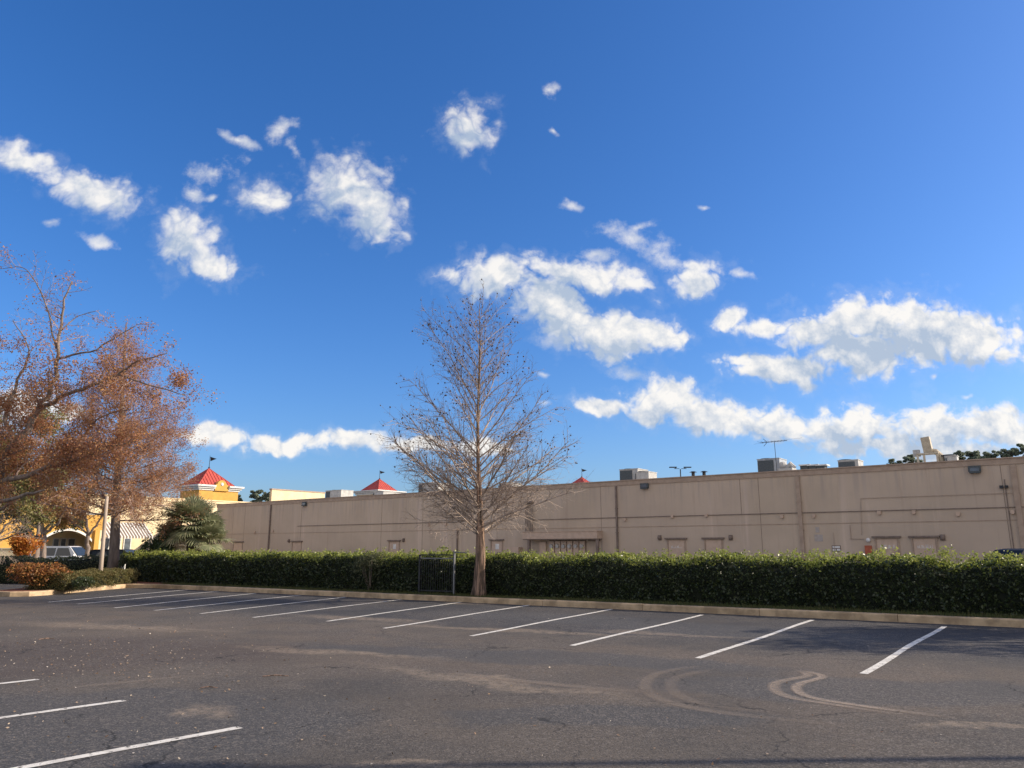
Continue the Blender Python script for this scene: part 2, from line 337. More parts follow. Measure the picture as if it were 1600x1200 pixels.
def leaf_quads(P, size, rng, aspect=.55, up=0.0, var=.4):
    P = np.asarray(P, dtype=float); n = len(P)
    a = rng.normal(size=(n, 3)); a /= np.linalg.norm(a, axis=1)[:, None]
    b = rng.normal(size=(n, 3)); 
    if up: b[:, 2] *= (1 - up); a[:, 2] *= (1 - up); a /= np.linalg.norm(a, axis=1)[:, None]
    b -= a * np.sum(a * b, axis=1)[:, None]; b /= np.linalg.norm(b, axis=1)[:, None]
    s = (size * (1 + var * (rng.random(n) * 2 - 1)))[:, None] / 2
    a = a * s; b = b * s * aspect
    return np.stack([P - a, P + b, P + a, P - b], 1).reshape(-1, 3)
def copy_tree(o, parent=None):
    c = o.copy(); C.objects.link(c)
    if parent: c.parent = parent
    for ch in list(o.children): copy_tree(ch, c)
    return c
struct = dict(kind='structure')

# ------------------------------------------------------------------ ground, kerbs, markings
KA = G(240, 919); KB = G(1600, 981)
kd = (KB - KA).normalized(); kn = Vector((-kd.y, kd.x, 0))
if kn.y < 0: kn = -kn                                 # away from the camera
KE = KB + kd * 16                                     # kerb continues out of frame
# asphalt with dust, old and newer coats
def ell(px, py, a, b, deg=0, z=0):                    # ellipse on the ground round a photo position (metres)
    p = G(px, py, z); return (p.x, p.y, a, b, R(deg))
def asphalt():
    m = bpy.data.materials.new('asphalt'); m.use_nodes = True; t = m.node_tree; b = t.nodes['Principled BSDF']
    co = N(t, 'ShaderNodeTexCoord').outputs['Object']
    wn = noise(t, co, .8, 5, .6); ww = N(t, 'ShaderNodeVectorMath', operation='MULTIPLY_ADD')
    L(t, wn.outputs['Color'], ww.inputs[0]); ww.inputs[1].default_value = (1.6, 1.6, 0); L(t, co, ww.inputs[2])
    sub = N(t, 'ShaderNodeVectorMath', operation='SUBTRACT'); L(t, ww.outputs[0], sub.inputs[0]); sub.inputs[1].default_value = (.8, .8, 0); wc = flat1(t, sub.outputs[0])
    big = noise(t, co, .23, 6, .62).outputs['Fac']; mid = noise(t, co, 1.3, 6, .6).outputs['Fac']
    c = mixc(t, smooth(t, big, .35, .65), (.064, .060, .056, 1), (.104, .088, .072, 1))
    c = mixc(t, smooth(t, mid, .45, .75, 0, .5), c, (.13, .11, .09, 1))
    dk = N(t, 'ShaderNodeVectorMath', operation='DOT_PRODUCT'); L(t, wc, dk.inputs[0]); dk.inputs[1].default_value = (kn.x, kn.y, -KA.dot(kn))
    dk = dk.outputs['Value']                       # metres from the kerb, negative towards the camera
    bays = math_(t, 'MULTIPLY', smooth(t, dk, -6.6, -5.2), smooth(t, noise(t, wc, .45, 4, .6).outputs['Fac'], .36, .56, .6, 1.0))
    c = mixc(t, math_(t, 'MULTIPLY', bays, .9), c, (.040, .042, .047, 1))
    aisle = math_(t, 'MULTIPLY', smooth(t, dk, -6.2, -7.6), smooth(t, dk, -14.0, -9.5))
    c = mixc(t, math_(t, 'MULTIPLY', aisle, smooth(t, noise(t, wc, .55, 5, .65).outputs['Fac'], .38, .62, .1, .6)), c, (.135, .105, .08, 1))
    dark = smooth(t, blobs(t, wc, [ell(100, 1015, 2.6, 1.7), ell(-30, 1030, 3, 2.2), ell(260, 1020, 2.2, 1.2)], .3), 1.3, .7)      # brown, leaf-stained patch
    c = mixc(t, math_(t, 'MULTIPLY', dark, .75), c, (.076, .060, .052, 1))
    seal = smooth(t, blobs(t, wc, [ell(150, 1150, 2.3, 1.4, 20), ell(60, 1110, 2.2, 1.1, 20), ell(950, 1120, 1.6, .5), ell(1400, 1080, 3.2, .9, -10), ell(800, 1025, 4, .7, -20), ell(860, 965, 3.2, 1.1, -30), ell(1130, 985, 3, 1.2, -30)], .3), 1.2, .8)
    c = mixc(t, math_(t, 'MULTIPLY', seal, .7), c, (.066, .067, .069, 1))
    sand = smooth(t, blobs(t, wc, [ell(560, 966, 2.2, .55, -30), ell(1040, 991, 1.9, .33, -30), ell(180, 980, 3.2, .5, -20), ell(800, 985, 3.5, .3, -25), ell(740, 943, 1.2, .25, -30),
        ell(330, 1112, .5, .2, -40), ell(295, 1118, .3, .1, -40), ell(600, 1196, .8, .12, 0), ell(760, 1065, 2.5, .3, -35), ell(1560, 1135, .8, .12, 0), ell(520, 1020, 2.2, .3, -20)], .12), 1.25, .25)
    sm = math_(t, 'MULTIPLY', sand, smooth(t, noise(t, co, 7, 7, .7).outputs['Fac'],   .36, .64, .15, .72))
    c = mixc(t, sm, c, (.30, .235, .17, 1))
    # old exposed aggregate: speckles
    vo = N(t, 'ShaderNodeTexVoronoi'); vo.inputs['Scale'].default_value = 75; L(t, co, vo.inputs['Vector'])
    vc = N(t, 'ShaderNodeSeparateColor'); L(t, vo.outputs['Color'], vc.inputs[0])
    rough_m = smooth(t, noise(t, co, .35, 4).outputs['Fac'], .35, .6, .35, 1.0)
    sp = math_(t, 'MULTIPLY', smooth(t, vc.outputs[0], .62, 1.0), rough_m)
    c = mixc(t, math_(t, 'MULTIPLY', sp, .6), c, (.24, .21, .185, 1))
    c = mixc(t, math_(t, 'MULTIPLY', smooth(t, vc.outputs[1], .7, 1.0), .6), c, (.022, .022, .024, 1))
    v2 = N(t, 'ShaderNodeTexVoronoi'); v2.inputs['Scale'].default_value = 28; L(t, co, v2.inputs['Vector']); c2 = N(t, 'ShaderNodeSeparateColor'); L(t, v2.outputs['Color'], c2.inputs[0])
    c = mixc(t, math_(t, 'MULTIPLY', smooth(t, c2.outputs[0], .8, 1.0), math_(t, 'MULTIPLY', rough_m, .4)), c, (.20, .175, .15, 1))
    oil = math_(t, 'MULTIPLY', smooth(t, noise(t, co, 2.6, 3).outputs['Fac'], .64, .72), math_(t, 'ADD', math_(t, 'MULTIPLY', bays, .6), .15))
    c = mixc(t, oil, c, (.022, .022, .024, 1))
    # cracks
    cr = N(t, 'ShaderNodeTexVoronoi', feature='DISTANCE_TO_EDGE'); cr.inputs['Scale'].default_value = .33; L(t, wc, cr.inputs['Vector'])
    ck = math_(t, 'MULTIPLY', smooth(t, cr.outputs['Distance'], .007, .002), smooth(t, noise(t, co, .5, 3).outputs['Fac'], .46, .58))
    c = mixc(t, math_(t, 'MULTIPLY', ck, .8), c, (.02, .02, .02, 1))
    L(t, c, b.inputs['Base Color']); b.inputs['Roughness'].default_value = .93; b.inputs['Specular IOR Level'].default_value = .25
    bn = noise(t, co, 55, 4, .7); bp = N(t, 'ShaderNodeBump'); bp.inputs['Strength'].default_value = .7; bp.inputs['Distance'].default_value = .012
    L(t, bn.outputs['Fac'], bp.inputs['Height']); L(t, bp.outputs[0], b.inputs['Normal'])
    return m
M['asphalt'] = asphalt()
b = MB(); b.add([(-1500, -1500, -.02), (1500, -1500, -.02), (1500, 1500, -.02), (-1500, 1500, -.02)], [(0, 1, 2, 3)])
build(b, 'ground', M['alley'], **struct)
b = MB(); b.add([(-60, -25, 0), (70, -25, 0), (70, 48, 0), (-60, 48, 0)], [(0, 1, 2, 3)])
build(b, 'parking_lot', M['asphalt'], **struct)

b = MB()
b.add([(*(KA + kn * 3.3 - kd * 20).xy, .006), (*(KE + kn * 3.3 + kd * 10).xy, .006), (*(WA_ + WD_ * 95).xy, .006), (*(WA_ - WD_ * 3).xy, .006)], [(0, 1, 2, 3)])
build(b, 'bounce_service_lane', M['lane'], **struct)  # slab added out of sight behind the hedge as a light reflector
KH = .165
def kerb_run(pts, name, width=.16, seg=3.0, closed=False):
    b = MB()
    for i in range(len(pts) - 1):
        p, q = Vector(pts[i]), Vector(pts[i + 1]); p.z = q.z = 0; d = (q - p); Ln = d.length; d.normalize(); n = Vector((-d.y, d.x, 0))
        k = max(1, round(Ln / seg)) if Ln > 2 else 1
        for j in range(k):
            a = p + d * (Ln * j / k + (.006 if Ln > 2 else 0)); e = p + d * (Ln * (j + 1) / k - (.006 if Ln > 2 else -.004))
            dz = (((i * 7 + j * 13) % 5) - 2) * .002
            prof = [(0, 0), (0, KH - .03 + dz), (-.012, KH - .008 + dz), (-.035, KH + dz), (-width, KH + dz), (-width, 0)]
            b.extrude([a + n * (-w_) + Vector((0, 0, z)) for w_, z in prof][::-1], (0, 0, 0), e - a)
    return build(b, name, M['conc'], origin=(pts[0][0], pts[0][1], 0), **struct)
# main kerb: n must point away from the camera, so run it right-to-left or left-to-right accordingly
corner = G(236, 915.5)
kerb_run([KA, KE] if Vector((-kd.y, kd.x, 0)).y > 0 else [KE, KA], 'kerb')
isl_px = [(196, 919), (150, 923), (110, 926.6), (75, 930), (45, 932), (15, 932.5)]
isl = [KA.copy()] + [G(*q) for q in isl_px]
isl += [isl[-1] + Vector((-.7, .25, 0)), isl[-1] + Vector((-1.2, .9, 0)), isl[-1] + Vector((-1.3, 2.0, 0)), isl[-1] + Vector((-.4, 8.5, 0))]
kerb_run(isl[::-1], 'island_kerb')
far_l = KA + kn * 14 + kd * (-14)
# planting strip behind the kerb, and the bed of the island
strip = [KA + kn * .1, KE + kn * .1, KE + kn * 3.2, KA + kn * 3.2]
b = MB(); b.prism(strip, 0, KH - .015); build(b, 'planting_strip', M['soil'], **struct)
bedp = [KA + kn * .05 + kd * -.05] + [p + Vector((-.06, .1, 0)) for p in isl[1:]] + [isl[-1] + Vector((-6, 4, 0)), KA + kn * 6 - kd * 2]
b = MB(); b.prism(bedp, 0, KH - .01); build(b, 'mulch_bed', M['mulch'], **struct)

# painted lines
M['paint'] = mat('line_paint', (.70, .67, .60), (.50, .47, .42), 5, .8, .3, 70, ramp=(.4, .72))
_t = M['paint'].node_tree
def chip(m, lo=.555, hi=.63, sc=11):
    t = m.node_tree; out = t.nodes['Material Output']; src = out.inputs['Surface'].links[0].from_socket
    tr = N(t, 'ShaderNodeBsdfTransparent'); ms = N(t, 'ShaderNodeMixShader'); co = N(t, 'ShaderNodeTexCoord').outputs['Object']
    L(t, smooth(t, noise(t, co, sc, 8, .75).outputs['Fac'], lo, hi), ms.inputs[0]); L(t, src, ms.inputs[1]); L(t, tr.outputs[0], ms.inputs[2]); L(t, ms.outputs[0], out.inputs['Surface'])
chip(M['paint'])
near = [(1348, 1053), (1092, 1029), (893, 1009), (735, 994), (600, 982), (510, 971), (395, 965), (312, 959), (242, 954), (178, 950), (120, 944), (75, 941)]
far = [(1475, 979), (1270, 969), (1098, 961), (955, 952), (830, 945), (727, 940), (633, 936), (540, 933), (470, 930), (400, 927), (345, 923.5), (300, 921)]
rl = random.Random(5)
def stripe(p, q, w_=.105):
    d = (q - p).normalized(); n = Vector((-d.y, d.x, 0)); k = max(4, int((q - p).length / .5)); b = MB(); Lp = []; Rp = []
    ph = rl.random() * 6
    for i in range(k + 1):
        c = p.lerp(q, i / k) + n * (.018 * math.sin(i * .55 + ph)) ; e = w_ / 2 * (1 + .12 * (rl.random() - .5))
        Lp.append(c + n * e); Rp.append(c - n * e)
    for i in range(k): b.add([(*Rp[i].xy, .005), (*Rp[i + 1].xy, .005), (*Lp[i + 1].xy, .005), (*Lp[i].xy, .005)], [(0, 1, 2, 3)])
    c = (p + q) / 2
    build(b, 'parking_line', M['paint'], origin=(c.x, c.y, 0), **struct)
for a, c in zip(near, far): stripe(G(*a), G(*c))
dl = (G(375, 1137) - G(40, 1200)).normalized()
for a in [(375, 1137), (195, 1095), (60, 1062)]: stripe(G(*a) - dl * 5.2, G(*a))
d0 = (G(1475, 979) - G(1348, 1053)); stripe(G(1348, 1053) + kd * 2.3, G(1475, 979) + kd * 2.3); 
for k in (0, 1): stripe(Vector((-30, 33 + k * 2.6, 0)), Vector((-22.5, 35.5 + k * 2.6, 0)))

# dusty tyre arcs
m = mat('dust_track', (.34, .275, .22)); t = m.node_tree; out = t.nodes['Material Output']; pr = t.nodes['Principled BSDF']; pr.inputs['Roughness'].default_value = 1
at = N(t, 'ShaderNodeAttribute', attribute_name='fade'); co = N(t, 'ShaderNodeTexCoord').outputs['Object']
ms = N(t, 'ShaderNodeMixShader'); tr = N(t, 'ShaderNodeBsdfTransparent')
L(t, math_(t, 'MULTIPLY', at.outputs['Fac'], smooth(t, noise(t, co, 12, 8, .75).outputs['Fac'], .2, .6, .15, 1.0)), ms.inputs[0]); L(t, tr.outputs[0], ms.inputs[1]); L(t, pr.outputs[0], ms.inputs[2]); L(t, ms.outputs[0], out.inputs['Surface'])
M['dust'] = m
def catmull(P, k=6):
    P = [P[0]] + list(P) + [P[-1]]; out = []
    for i in range(1, len(P) - 2):
        for j in range(k):
            t = j / k; a, b_, c, d = P[i - 1], P[i], P[i + 1], P[i + 2]
            out.append(.5 * ((2 * b_) + (c - a) * t + (2 * a - 5 * b_ + 4 * c - d) * t * t + (3 * b_ - a - 3 * c + d) * t ** 3))
    out.append(P[-2]); return out
def track(px, w_, amp, z):
    pts = catmull([G(*q) for q in px], 8); b = MB(); F_ = []; n0 = len(pts)
    for i, p in enumerate(pts):
        d = (pts[min(i + 1, n0 - 1)] - pts[max(i - 1, 0)]).normalized(); n = Vector((-d.y, d.x, 0)); e = min(1, i / 5, (n0 - 1 - i) / 12)
        for k, fk in ((-1, 0), (-.45, 1), (.45, .8), (1, 0)):
            q = p + n * (w_ / 2 * k); b.v.append((q.x, q.y, z)); F_.append(fk * e * amp)
    for i in range(n0 - 1):
        for k in range(3): a = i * 4 + k; b.f.append((a, a + 4, a + 5, a + 1))
    c = pts[n0 // 2]; o = build(b, 'tyre_track', M['dust'], origin=(c.x, c.y, 0), **struct)
    A = o.data.attributes.new('fade', 'FLOAT', 'POINT'); A.data.foreach_set('value', F_)
track([(1246, 1047), (1262, 1056), (1216, 1066), (1211, 1078), (1235, 1090), (1290, 1099), (1350, 1108), (1430, 1120)], .18, .62, .004)
track([(1256, 1048), (1285, 1058), (1250, 1069), (1246, 1080), (1270, 1091), (1330, 1101), (1400, 1111), (1500, 1124)], .16, .78, .006)
track([(1100, 1040), (1030, 1052), (1008, 1070), (1025, 1090), (1090, 1108), (1200, 1122), (1400, 1142)], .2, .3, .004)
track([(1120, 1045), (1062, 1058), (1048, 1072), (1066, 1090), (1120, 1104), (1240, 1118)], .2, .22, .006)
track([(690, 1050), (760, 1058), (850, 1068), (960, 1078), (1060, 1083)], .25, .35, .004)
track([(100, 1075), (200, 1066), (280, 1058), (350, 1056)], .2, .3, .004)
# litter
rng = np.random.default_rng(11); pts = []
while len(pts) < 1900:
    q = rng.random()
    if q < .7: px, py = rng.normal(150, 150), rng.normal(1020, 30)
    elif q < .9: px, py = rng.random() * 1600, 960 + rng.random() * 240
    else: px, py = rng.random() * 700 - 50, 990 + rng.random() * 210
    if py < 945 or px < -80: continue
    g = G(px, py); pts.append((g.x, g.y, .012))
V = leaf_quads(pts, .024, rng, .5, up=.8, var=.8); V[:, 2] = np.clip(V[:, 2], .004, .03)
np_mesh('leaf_litter', V, 4, M['litter'], kind='stuff')
for px, py, a, ln in [(410, 1058, 5, .33), (313, 1076, 0, .2), (60, 1000, 40, .25)]:
    g = G(px, py); b = MB(); d = Vector((math.cos(R(a)), math.sin(R(a)), 0)) * ln
    b.tube([g + Vector((0, 0, .01)), g + d * .5 + Vector((0, .02, .02)), g + d + Vector((0, 0, .01))], [.006, .008, .004], 5)
    build(b, 'fallen_twig', M['bark'], origin=g, cat='twig', label={410: 'long thin dark twig lying on the asphalt right of centre left', 313: 'short stubby dark twig lying nearest the painted stall lines', 60: 'thin twig lying on the brown stained asphalt at far left'}[px])

# ------------------------------------------------------------------ long beige store building
WA = G(340, 788, 6.1); WB = G(1600, 713, 6.1); WA.z = WB.z = 0
wd = (WB - WA).normalized(); wn_ = Vector((wd.y, -wd.x, 0))         # outward, to the camera
if wn_.y > 0: wn_ = -wn_
WR = math.atan2(wd.y, wd.x); Wl = (WB - WA).length
def wp(px, py):                                                      # (distance along the wall, height)
    q = on_plane(px, py, WA, wn_); return (q - WA).dot(wd), q.z
def WP(s, z, out=0.0): return WA + wd * s + wn_ * out + Vector((0, 0, z))
store = empty('store_building', (WA + wd * (Wl / 2)), cat='building', label='long beige windowless store building seen from behind across the hedge')
ST = 6.1; Wend = Wl + 14
b = MB()
b.prism([WA, WA + wd * Wend, WA + wd * Wend - wn_ * .3, WA - wn_ * .3], 0, ST - .35)
build(b, 'wall', M['beige'], store)
b = MB(); b.prism([WA + wn_ * .05 - wd * .05, WA + wd * Wend + wn_ * .05, WA + wd * Wend - wn_ * .3, WA - wn_ * .3 - wd * .05], ST - .35, ST - .06)
b.prism([WA + wn_ * .10 - wd * .1, WA + wd * Wend + wn_ * .1, WA + wd * Wend - wn_ * .34, WA - wn_ * .34 - wd * .1], ST - .06, ST)
build(b, 'coping', M['trim'], store)
b = MB(); b.prism([WA - wn_ * .3, WA + wd * Wend - wn_ * .3, WA + wd * Wend - wn_ * 38, WA - wn_ * 38], ST - .9, ST - .6); build(b, 'roof', M['roofm'], store)
b = MB(); e = WA - wd * .0
b.prism([WA - wn_ * .3, WA - wn_ * .6, WA + wd * .3 - wn_ * .6, WA + wd * .3 - wn_ * .3], 0, ST - .4)
b.prism([WA - wn_ * .61, WA - wn_ * 38, WA + wd * .3 - wn_ * 38, WA + wd * .3 - wn_ * .61], 0, ST - .35); build(b, 'side_wall', M['beige'], store)
def wbox(b, s0, s1, z0, z1, o0, o1):
    b.prism([WP(s0, 0, o1), WP(s1, 0, o1), WP(s1, 0, o0), WP(s0, 0, o0)], z0, z1)
# panel joints: thin recessed-looking strips
for px, y0, y1 in [(366, 0, 0), (384, 0, 0), (472, 0, 0), (597, 0, 0), (661, 0, 0), (777, 0, 0), (939, 0, 0), (1158, 730, 803), (1187, 0, 0), (1190, 0, 0), (1571, 0, 0)]:
    if px == 1190: continue
    s, _ = wp(px, 790); b = MB()
    z0, z1 = (0.02, ST - .36) if not y0 else (wp(px, y1)[1], ST - .36)
    wbox(b, s - .012, s + .012, z0, z1, .0, .008); build(b, 'panel_joint', M['dtrim'], store)
# long seam and conduit
def rod(b, p, q, r=.022, out=.05): b.tube([WP(*p, out), WP(*q, out)], r, 6)
zs = 2.97
b = MB(); wbox(b, .4, Wend, zs - .02, zs + .02, .0, .02); build(b, 'seam_strip', M['trim'], store)
b = MB(); zc = wp(1300, 800)[1]
rod(b, (wp(465, 821)[0], zc), (wp(716, 814)[0], zc)); rod(b, (wp(831, 809)[0], zc), (Wend, zc))
build(b, 'conduit', M['dtrim'], store)
b = MB(); z7 = wp(1345, 779)[1]
rod(b, (wp(1345, 779)[0], z7), (wp(1586, 772)[0], z7), .012); rod(b, (wp(1345, 779)[0], z7), (wp(1347, 838)[0], 2.3), .012, .052); build(b, 'conduit', M['trim'], store)
b = MB(); rod(b, (wp(1328, 818)[0], 2.86), (wp(1328, 818)[0], 2.1), .015, .054); rod(b, (wp(1328, 838)[0], 2.1), (wp(1350, 838)[0], 2.1), .015, .054); build(b, 'conduit', M['trim'], store)
s = wp(1575, 790)[0]; b = MB(); rod(b, (s, 5.0), (s, .1), .02, .056); build(b, 'conduit', M['dtrim'], store)
b = MB(); s = wp(1565, 761)[0]; z = wp(1565, 761)[1]; b.box(WP(s, z, .1), (.16, .16, .14), WR); b.box(WP(s + .22, z, .12), (.14, .2, .12), WR); build(b, 'security_camera', M['dmetal'], store)
b = MB(); s = wp(1302, 830)[0]; rod(b, (s, 2.45), (s, .3), .01, .054); build(b, 'conduit', M['trim'], store)
# downspouts
for px, w_, mm in [(424, .12, 'dtrim'), (716, .09, 'dtrim'), (964, .11, 'dtrim'), (1250, .22, 'trim'), (1592, .24, 'trim')]:
    s, _ = wp(px, 795); b = MB(); z1 = ST - .38 if px != 716 else zs + .1
    wbox(b, s - w_ / 2, s + w_ / 2, .05, z1, .02, .13)
    for zb in (1.2, 2.6, 4.2):
        if zb < z1: wbox(b, s - w_ / 2 - .04, s + w_ / 2 + .04, zb, zb + .04, .0, .135)
    build(b, 'downspout', M[mm], store)
# doors
for i, (x0, x1, yt, let) in enumerate([(365, 380, 845, 0), (457, 472, 843, 0), (608, 625, 841, 2), (767, 786, 839, 2), (1042, 1071, 837, 1), (1100, 1129, 837.5, 0), (1366, 1404, 837, 1), (1423, 1464, 837.5, 1)]):
    s0, z0 = wp(x0, yt); s1, z1 = wp(x1, yt); zt = 2.17
    b = MB(); wbox(b, s0 + .1, s1 - .1, .06, zt - .06, .0, .02); dr = build(b, 'door', M['door'], store)
    b = MB(); b.extrude([WP(x, z) for x, z in ((s0, .02), (s0 + .07, .02), (s0 + .07, zt - .09), (s1 - .07, zt - .09), (s1 - .07, .02), (s1, .02), (s1, zt - .03), (s0, zt - .03))], (0, 0, 0), wn_ * .05); build(b, 'door_frame', M['trim'], dr)
    b = MB(); wbox(b, s0 - .12, s1 + .12, zt - .02, zt + .07, .0, .14); build(b, 'lintel', M['dtrim'], dr)
    b = MB(); b.box(WP(s1 - .22, 1.05, .06), (.12, .06, .05), WR); build(b, 'handle', M['metal'], dr)
    if let == 1:
        b = MB(); c = (s0 + s1) / 2; r2 = random.Random(i)
        for k in range(4):
            xk = c - .3 + k * .2
            for j in range(3):
                if r2.random() < .8: wbox(b, xk - .05 + .045 * j, xk - .03 + .045 * j, 1.618, 1.62 + .18 * (.5 + .5 * r2.random()), .02, .024)
        wbox(b, c - .35, c + .36, 1.60, 1.618, .02, .024)
        build(b, 'door_lettering', M['wt'], dr)
    if let == 2:
        b = MB(); c = (s0 + s1) / 2; wbox(b, c - .12, c + .22, 1.5, 1.9, .02, .026); build(b, 'paper_notice', M['wt'], dr)
# wall lamps by the doors
for px, py in [(452, 845), (631, 844), (1031, 840), (1142, 840), (1473, 840)]:
    s, z = wp(px, py); b = MB(); wbox(b, s - .12, s + .12, z - .16, z + .16, 0, .05); b.ball(WP(s, z, .09), .12, 8, 6, (1, 1, 1.1)); build(b, 'wall_lamp', M['dtrim'], store)
for px, py in [(477, 787), (1008, 759), (1523, 733)]:
    s, z = wp(px, py); b = MB(); wbox(b, s - .28, s + .28, z - .14, z + .16, 0, .2); wbox(b, s - .24, s + .24, z - .22, z - .145, .0, .26); fl = build(b, 'floodlight', M['coil'], store)
    b = MB(); wbox(b, s - .2, s + .2, z - .12, z + .06, .2, .215); build(b, 'lens', M['shop'], fl)
for px, py in [(399, 831), (427, 829), (670, 819), (697, 818), (977, 811), (1051, 806), (1104, 804.5), (1222, 806), (1272, 805), (1374, 800), (1428, 799), (1497, 802), (1582, 799)]:
    s, z = wp(px, py); b = MB(); wbox(b, s - .09, s + .09, z - .1, z + .06, 0, .12); wbox(b, s - .07, s + .07, z - .14, z - .101, 0, .16); build(b, 'junction_box', M['door'], store)
s, z = wp(1278, 832); b = MB(); wbox(b, s - .2, s + .25, z - .5, z - .12, 0, .012); wbox(b, s - .12, s + .1, z, z + .3, 0, .012)
build(b, 'patched_plaster', mat('patch', (.45, .40, .36), (.38, .33, .29), 6), store)
# wall signs
s, z = wp(1307, 857); b = MB(); wbox(b, s - .24, s + .24, z - .17, z + .17, 0, .02); sg = build(b, 'notice_sign', M['dtrim'], store)
b = MB(); wbox(b, s - .2, s + .2, z + .03, z + .13, .02, .024); wbox(b, s - .2, s - .04, z - .13, z - .02, .02, .024); wbox(b, s + .02, s + .2, z - .13, z - .02, .02, .024); build(b, 'sign_marks', M['wt'], sg)
s, z = wp(1357, 857); b = MB(); wbox(b, s - .16, s + .18, z - .3, z + .16, 0, .14); build(b, 'alarm_box', M['orange'], store)
b = MB(); b.ball(WP(s + .05, z + .45, .1), .12, 8, 6); build(b, 'alarm_bell', M['wt'], store)
# meter bay
s0, zt = wp(825, 832); s1, _ = wp(941, 831); zb = wp(880, 842)[1]
b = MB(); wbox(b, s0, s1, zb, zt, 0, .7); wbox(b, s0 - .03, s1 + .03, zt, zt + .04, 0, .74); cp = build(b, 'meter_canopy', M['door'], store)
b = MB(); wbox(b, s0 + .02, s1 - .02, zb - .06, zb - .002, .02, .66); build(b, 'canopy_edge', M['dtrim'], cp)
for px in (833.5, 940):
    s = wp(px, 855)[0]; b = MB(); wbox(b, s - .09, s + .09, .02, zb - .061, .45, .62); build(b, 'canopy_post', M['dtrim'], cp)
m0, m1 = wp(859, 850)[0], wp(916, 850)[0]
b = MB(); wbox(b, m0, m1, .9, zb - .09, 0, .06); mbk = build(b, 'meter_board', M['dtrim'], store)
for k in range(6):
    a = m0 + (m1 - m0) * (k + .08) / 6; c = m0 + (m1 - m0) * (k + .92) / 6
    b = MB(); wbox(b, a, c, 1.0, zb - .16, .06, .14); bx_ = build(b, 'meter_box', M['door'], store)
    b = MB(); b.tube([WP((a + c) / 2, 1.72, .14), WP((a + c) / 2, 1.72, .27)], [.15, .13], 12); build(b, 'meter_dial', M['hvac'], bx_)
s = wp(850, 852)[0]; b = MB(); wbox(b, s - .3, s + .25, .9, zb - .2, 0, .15); build(b, 'meter_cabinet', M['door'], store)
s = wp(930, 852)[0]; b = MB(); wbox(b, s - .5, s + .4, zb - .16, zb - .065, .02, .10); build(b, 'vent_grille', M['dtrim'], store)
s, z = wp(806, 860); b = MB(); wbox(b, s - .8, s + .6, .2, wp(806, 855)[1], 0, .5); build(b, 'utility_cabinet', M['door'], store)
zr = wp(828, 786)[1]
for px, dz in [(823, 0), (826, 0), (830, .0), (833, -.4)]:
    s = wp(px, 810)[0]; b = MB(); rod(b, (s, zr + dz), (s, zt + .04), .035, .12); build(b, 'riser_pipe', M['dtrim'], store)
s = wp(828, 786)[0]; b = MB(); wbox(b, s - .3, s + .4, zr, zr + .12, 0, .25); build(b, 'pipe_hood', M['dtrim'], store)

# towers with red hipped roofs
def tower(cpx, c_depth, eave_y, apex_px, parent, size=4.4, wall_mat='yellow', base_z=5.6, hz=2.0, seg=10):
    c = D(cpx, eave_y, c_depth); ze = c.z; c = Vector((c.x, c.y, 0))
    u = wd; v = -wn_; cc = c + v * (size / 2) 
    def sq(h): return [cc - u * h - v * h, cc + u * h - v * h, cc + u * h + v * h, cc - u * h + v * h]
    b = MB(); b.prism(sq(size / 2 + .45), base_z, ze - .55); tw = build(b, 'tower', M[wall_mat], parent)
    b = MB(); b.prism(sq(size / 2 + .6), ze - .55, ze - .3); b.prism(sq(size / 2 + .8), ze - .3, ze - .1); b.prism(sq(size / 2 + 1.0), ze - .1, ze + .02); build(b, 'cornice', M['wt'], tw)
    b = MB(); q = sq(size / 2 + .15); ap = cc + Vector((0, 0, ze + hz)); vs = [Vector((p.x, p.y, ze + .02)) for p in q]
    b.add(vs + [ap], [(3, 2, 1, 0), (0, 1, 4), (1, 2, 4), (2, 3, 4), (3, 0, 4)]); rf = build(b, 'tower_roof', M['redroof'], tw)
    b = MB()
    for i in range(4):
        p, q_ = vs[i], vs[(i + 1) % 4]; nrm = ((q_ - p).cross(ap - p)).normalized()
        for k in range(1, seg):
            t = k / seg; f = 2 * min(t, 1 - t); st_ = p.lerp(q_, t); mid = (p + q_) / 2; en = st_ + (ap - mid) * f
            if (en - st_).length > .1: b.tube([st_ + nrm * .02, en + nrm * .02], .03, 4)
        b.tube([p, ap], .05, 5)
    build(b, 'roof_seam', M['redroof'], rf)
    b = MB(); b.tube([ap - Vector((0, 0, .1)), ap + Vector((0, 0, 1.25))], [.035, .02], 6); b.tube([ap, ap + Vector((0, 0, .15))], [.12, .05], 8)
    b.extrude([ap + Vector((0, 0, 1.15)), ap + Vector((.75, .0, .95)), ap + Vector((.1, 0, .72))], (0, -.01, 0), (0, .01, 0)); build(b, 'weathervane', M['dmetal'], rf)
    return tw, cc, ze, u, v, size
tower(578, 105, 767, 578, store, 3.4, 'cream', hz=1.75)
tower(899, 104, 763, 899, store, 3.4, 'cream', hz=1.65)

